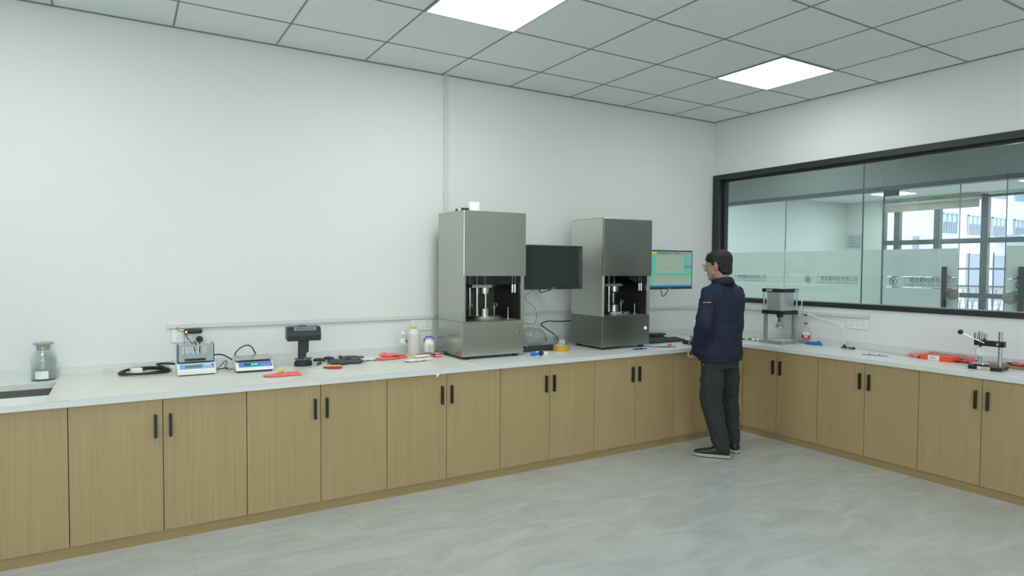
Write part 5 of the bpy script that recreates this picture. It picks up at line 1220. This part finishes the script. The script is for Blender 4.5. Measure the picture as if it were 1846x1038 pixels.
    for i in range(15):
        x = -.135+.27*i/14; P.append((x, .008-.112*(max(0, 1-(abs(x+.003)/.184)**2.35))**(1/2.35)-.0045, 1.158+.002*math.sin(i)))
    q.tube(P, .0018, 6, 2); q.build('yoke_seam', mat('dark seam', (.004, .008, .03), .8), ja)
    q = MB(); ax = (elL-shL).normalized(); cc = shL.lerp(elL, .27); e1 = ax.orthogonal().normalized(); e2 = ax.cross(e1); m_ = Vector((-.80, -.60, 0)).normalized(); t_ = ax.cross(m_).normalized()
    P = [cc+(m_*math.cos(a)+t_*math.sin(a))*.0665+ax*(a*.010) for a in [-.42+.84*k/10 for k in range(11)]]; q.tube(P, .0030, 6, 1); q.build('sleeve_stripe', mat('amber piping', (.75, .42, .06), .6), ja)
    q = MB(); q.lathe([(0, -.002), (.006, -.002), (.006, .002), (0, .002)], (-.146, -.122, .735), 14, 'y'); q.build('hem_button', mat('dull button', (.05, .09, .12), .4), ja)
    q = MB(); q.tube([(-.211, -.075, .742), (-.161, -.119, .741), (-.061, -.130, .741), (.039, -.118, .741), (.094, -.07, .742)], .0016, 6); q.build('hem_seam', mat('dark seam', (.004, .008, .03), .8), ja)
    # ---- trousers
    p = MB(); tr = []
    for z, rx, ry in ((.66, .150, .108), (.72, .156, .108), (.78, .145, .100)): tr.append(ell((-.056, -.003, z), X, Y, rx, ry, 28, .9))
    p.ring_loft(tr)
    p.chain([hipL+Vector((.004, 0, -.04)), hipL.lerp(knL, .5), knL+Vector((0, .006, 0)), knL.lerp(anL, .5), anL+Vector((0, 0, .022))], [.080, .086, .079, .069, .061], 20)
    p.chain([hipR+Vector((-.004, 0, -.04)), hipR.lerp(knR, .5), knR+Vector((0, .006, 0)), knR.lerp(anR, .5), anR+Vector((0, 0, .022))], [.080, .080, .067, .061, .058], 20)
    to = p.build('trousers', TROU, t); remesh(to, .0065, 3, (.018, .05))
    # ---- shoes
    def shoe(an, dr):
        dr = Vector(dr).normalized(); sd = Vector((dr.y, -dr.x, 0)); o_ = Vector((an.x, an.y, 0))-dr*.062; Ls = .255
        def ring(x, w, z0, z1, n=16): return [o_+dr*x+sd*(w*math.cos(a))+Vector((0, 0, z0+(z1-z0)*(.5+.5*math.sin(a)))) for a in [2*PI*i/n for i in range(n)]]
        m = MB(); m.ring_loft([ring(*r) for r in ((.0, .020, .020, .060), (.012, .034, .018, .080), (.05, .038, .018, .100), (.09, .038, .018, .090), (.13, .040, .018, .070), (.18, .044, .016, .058), (.22, .040, .016, .050), (.245, .028, .018, .042), (.256, .010, .020, .034))])
        so = m.build('shoe', mat('black leather', (.016, .017, .019), .35), t, smooth='all')
        m = MB(); pr = [(-.006, .012), (-.004, .026), (.04, .040), (.10, .037), (.17, .046), (.22, .042), (.25, .028), (.262, .010)]
        poly = [o_+dr*x+sd*w for x, w in pr]+[o_+dr*x-sd*w for x, w in pr[::-1]]
        lo = [Vector((v.x, v.y, 0.004)) for v in poly]; hi = [Vector((v.x, v.y, .024)) for v in poly]; m.ring_loft([lo, hi]); m.build('sole', mat('pale grey sole', (.42, .42, .38), .6), so, bevel=.003)
        m = MB(); m.ring_loft([[Vector((v.x, v.y, 0.0)) for v in poly], [Vector((v.x, v.y, .005)) for v in poly]]); m.build('tread', RUBBER, so)
        m = MB()
        for k in range(4): c0 = o_+dr*(.105+.022*k)+Vector((0, 0, .090-.011*k)); m.tube([c0-sd*.02, c0+Vector((0, 0, .005)), c0+sd*.02], .0024, 6)
        m.build('laces', BLACK, so)
    shoe(anL, (-.62, .78, 0)); shoe(anR, (.10, .99, 0))
man()
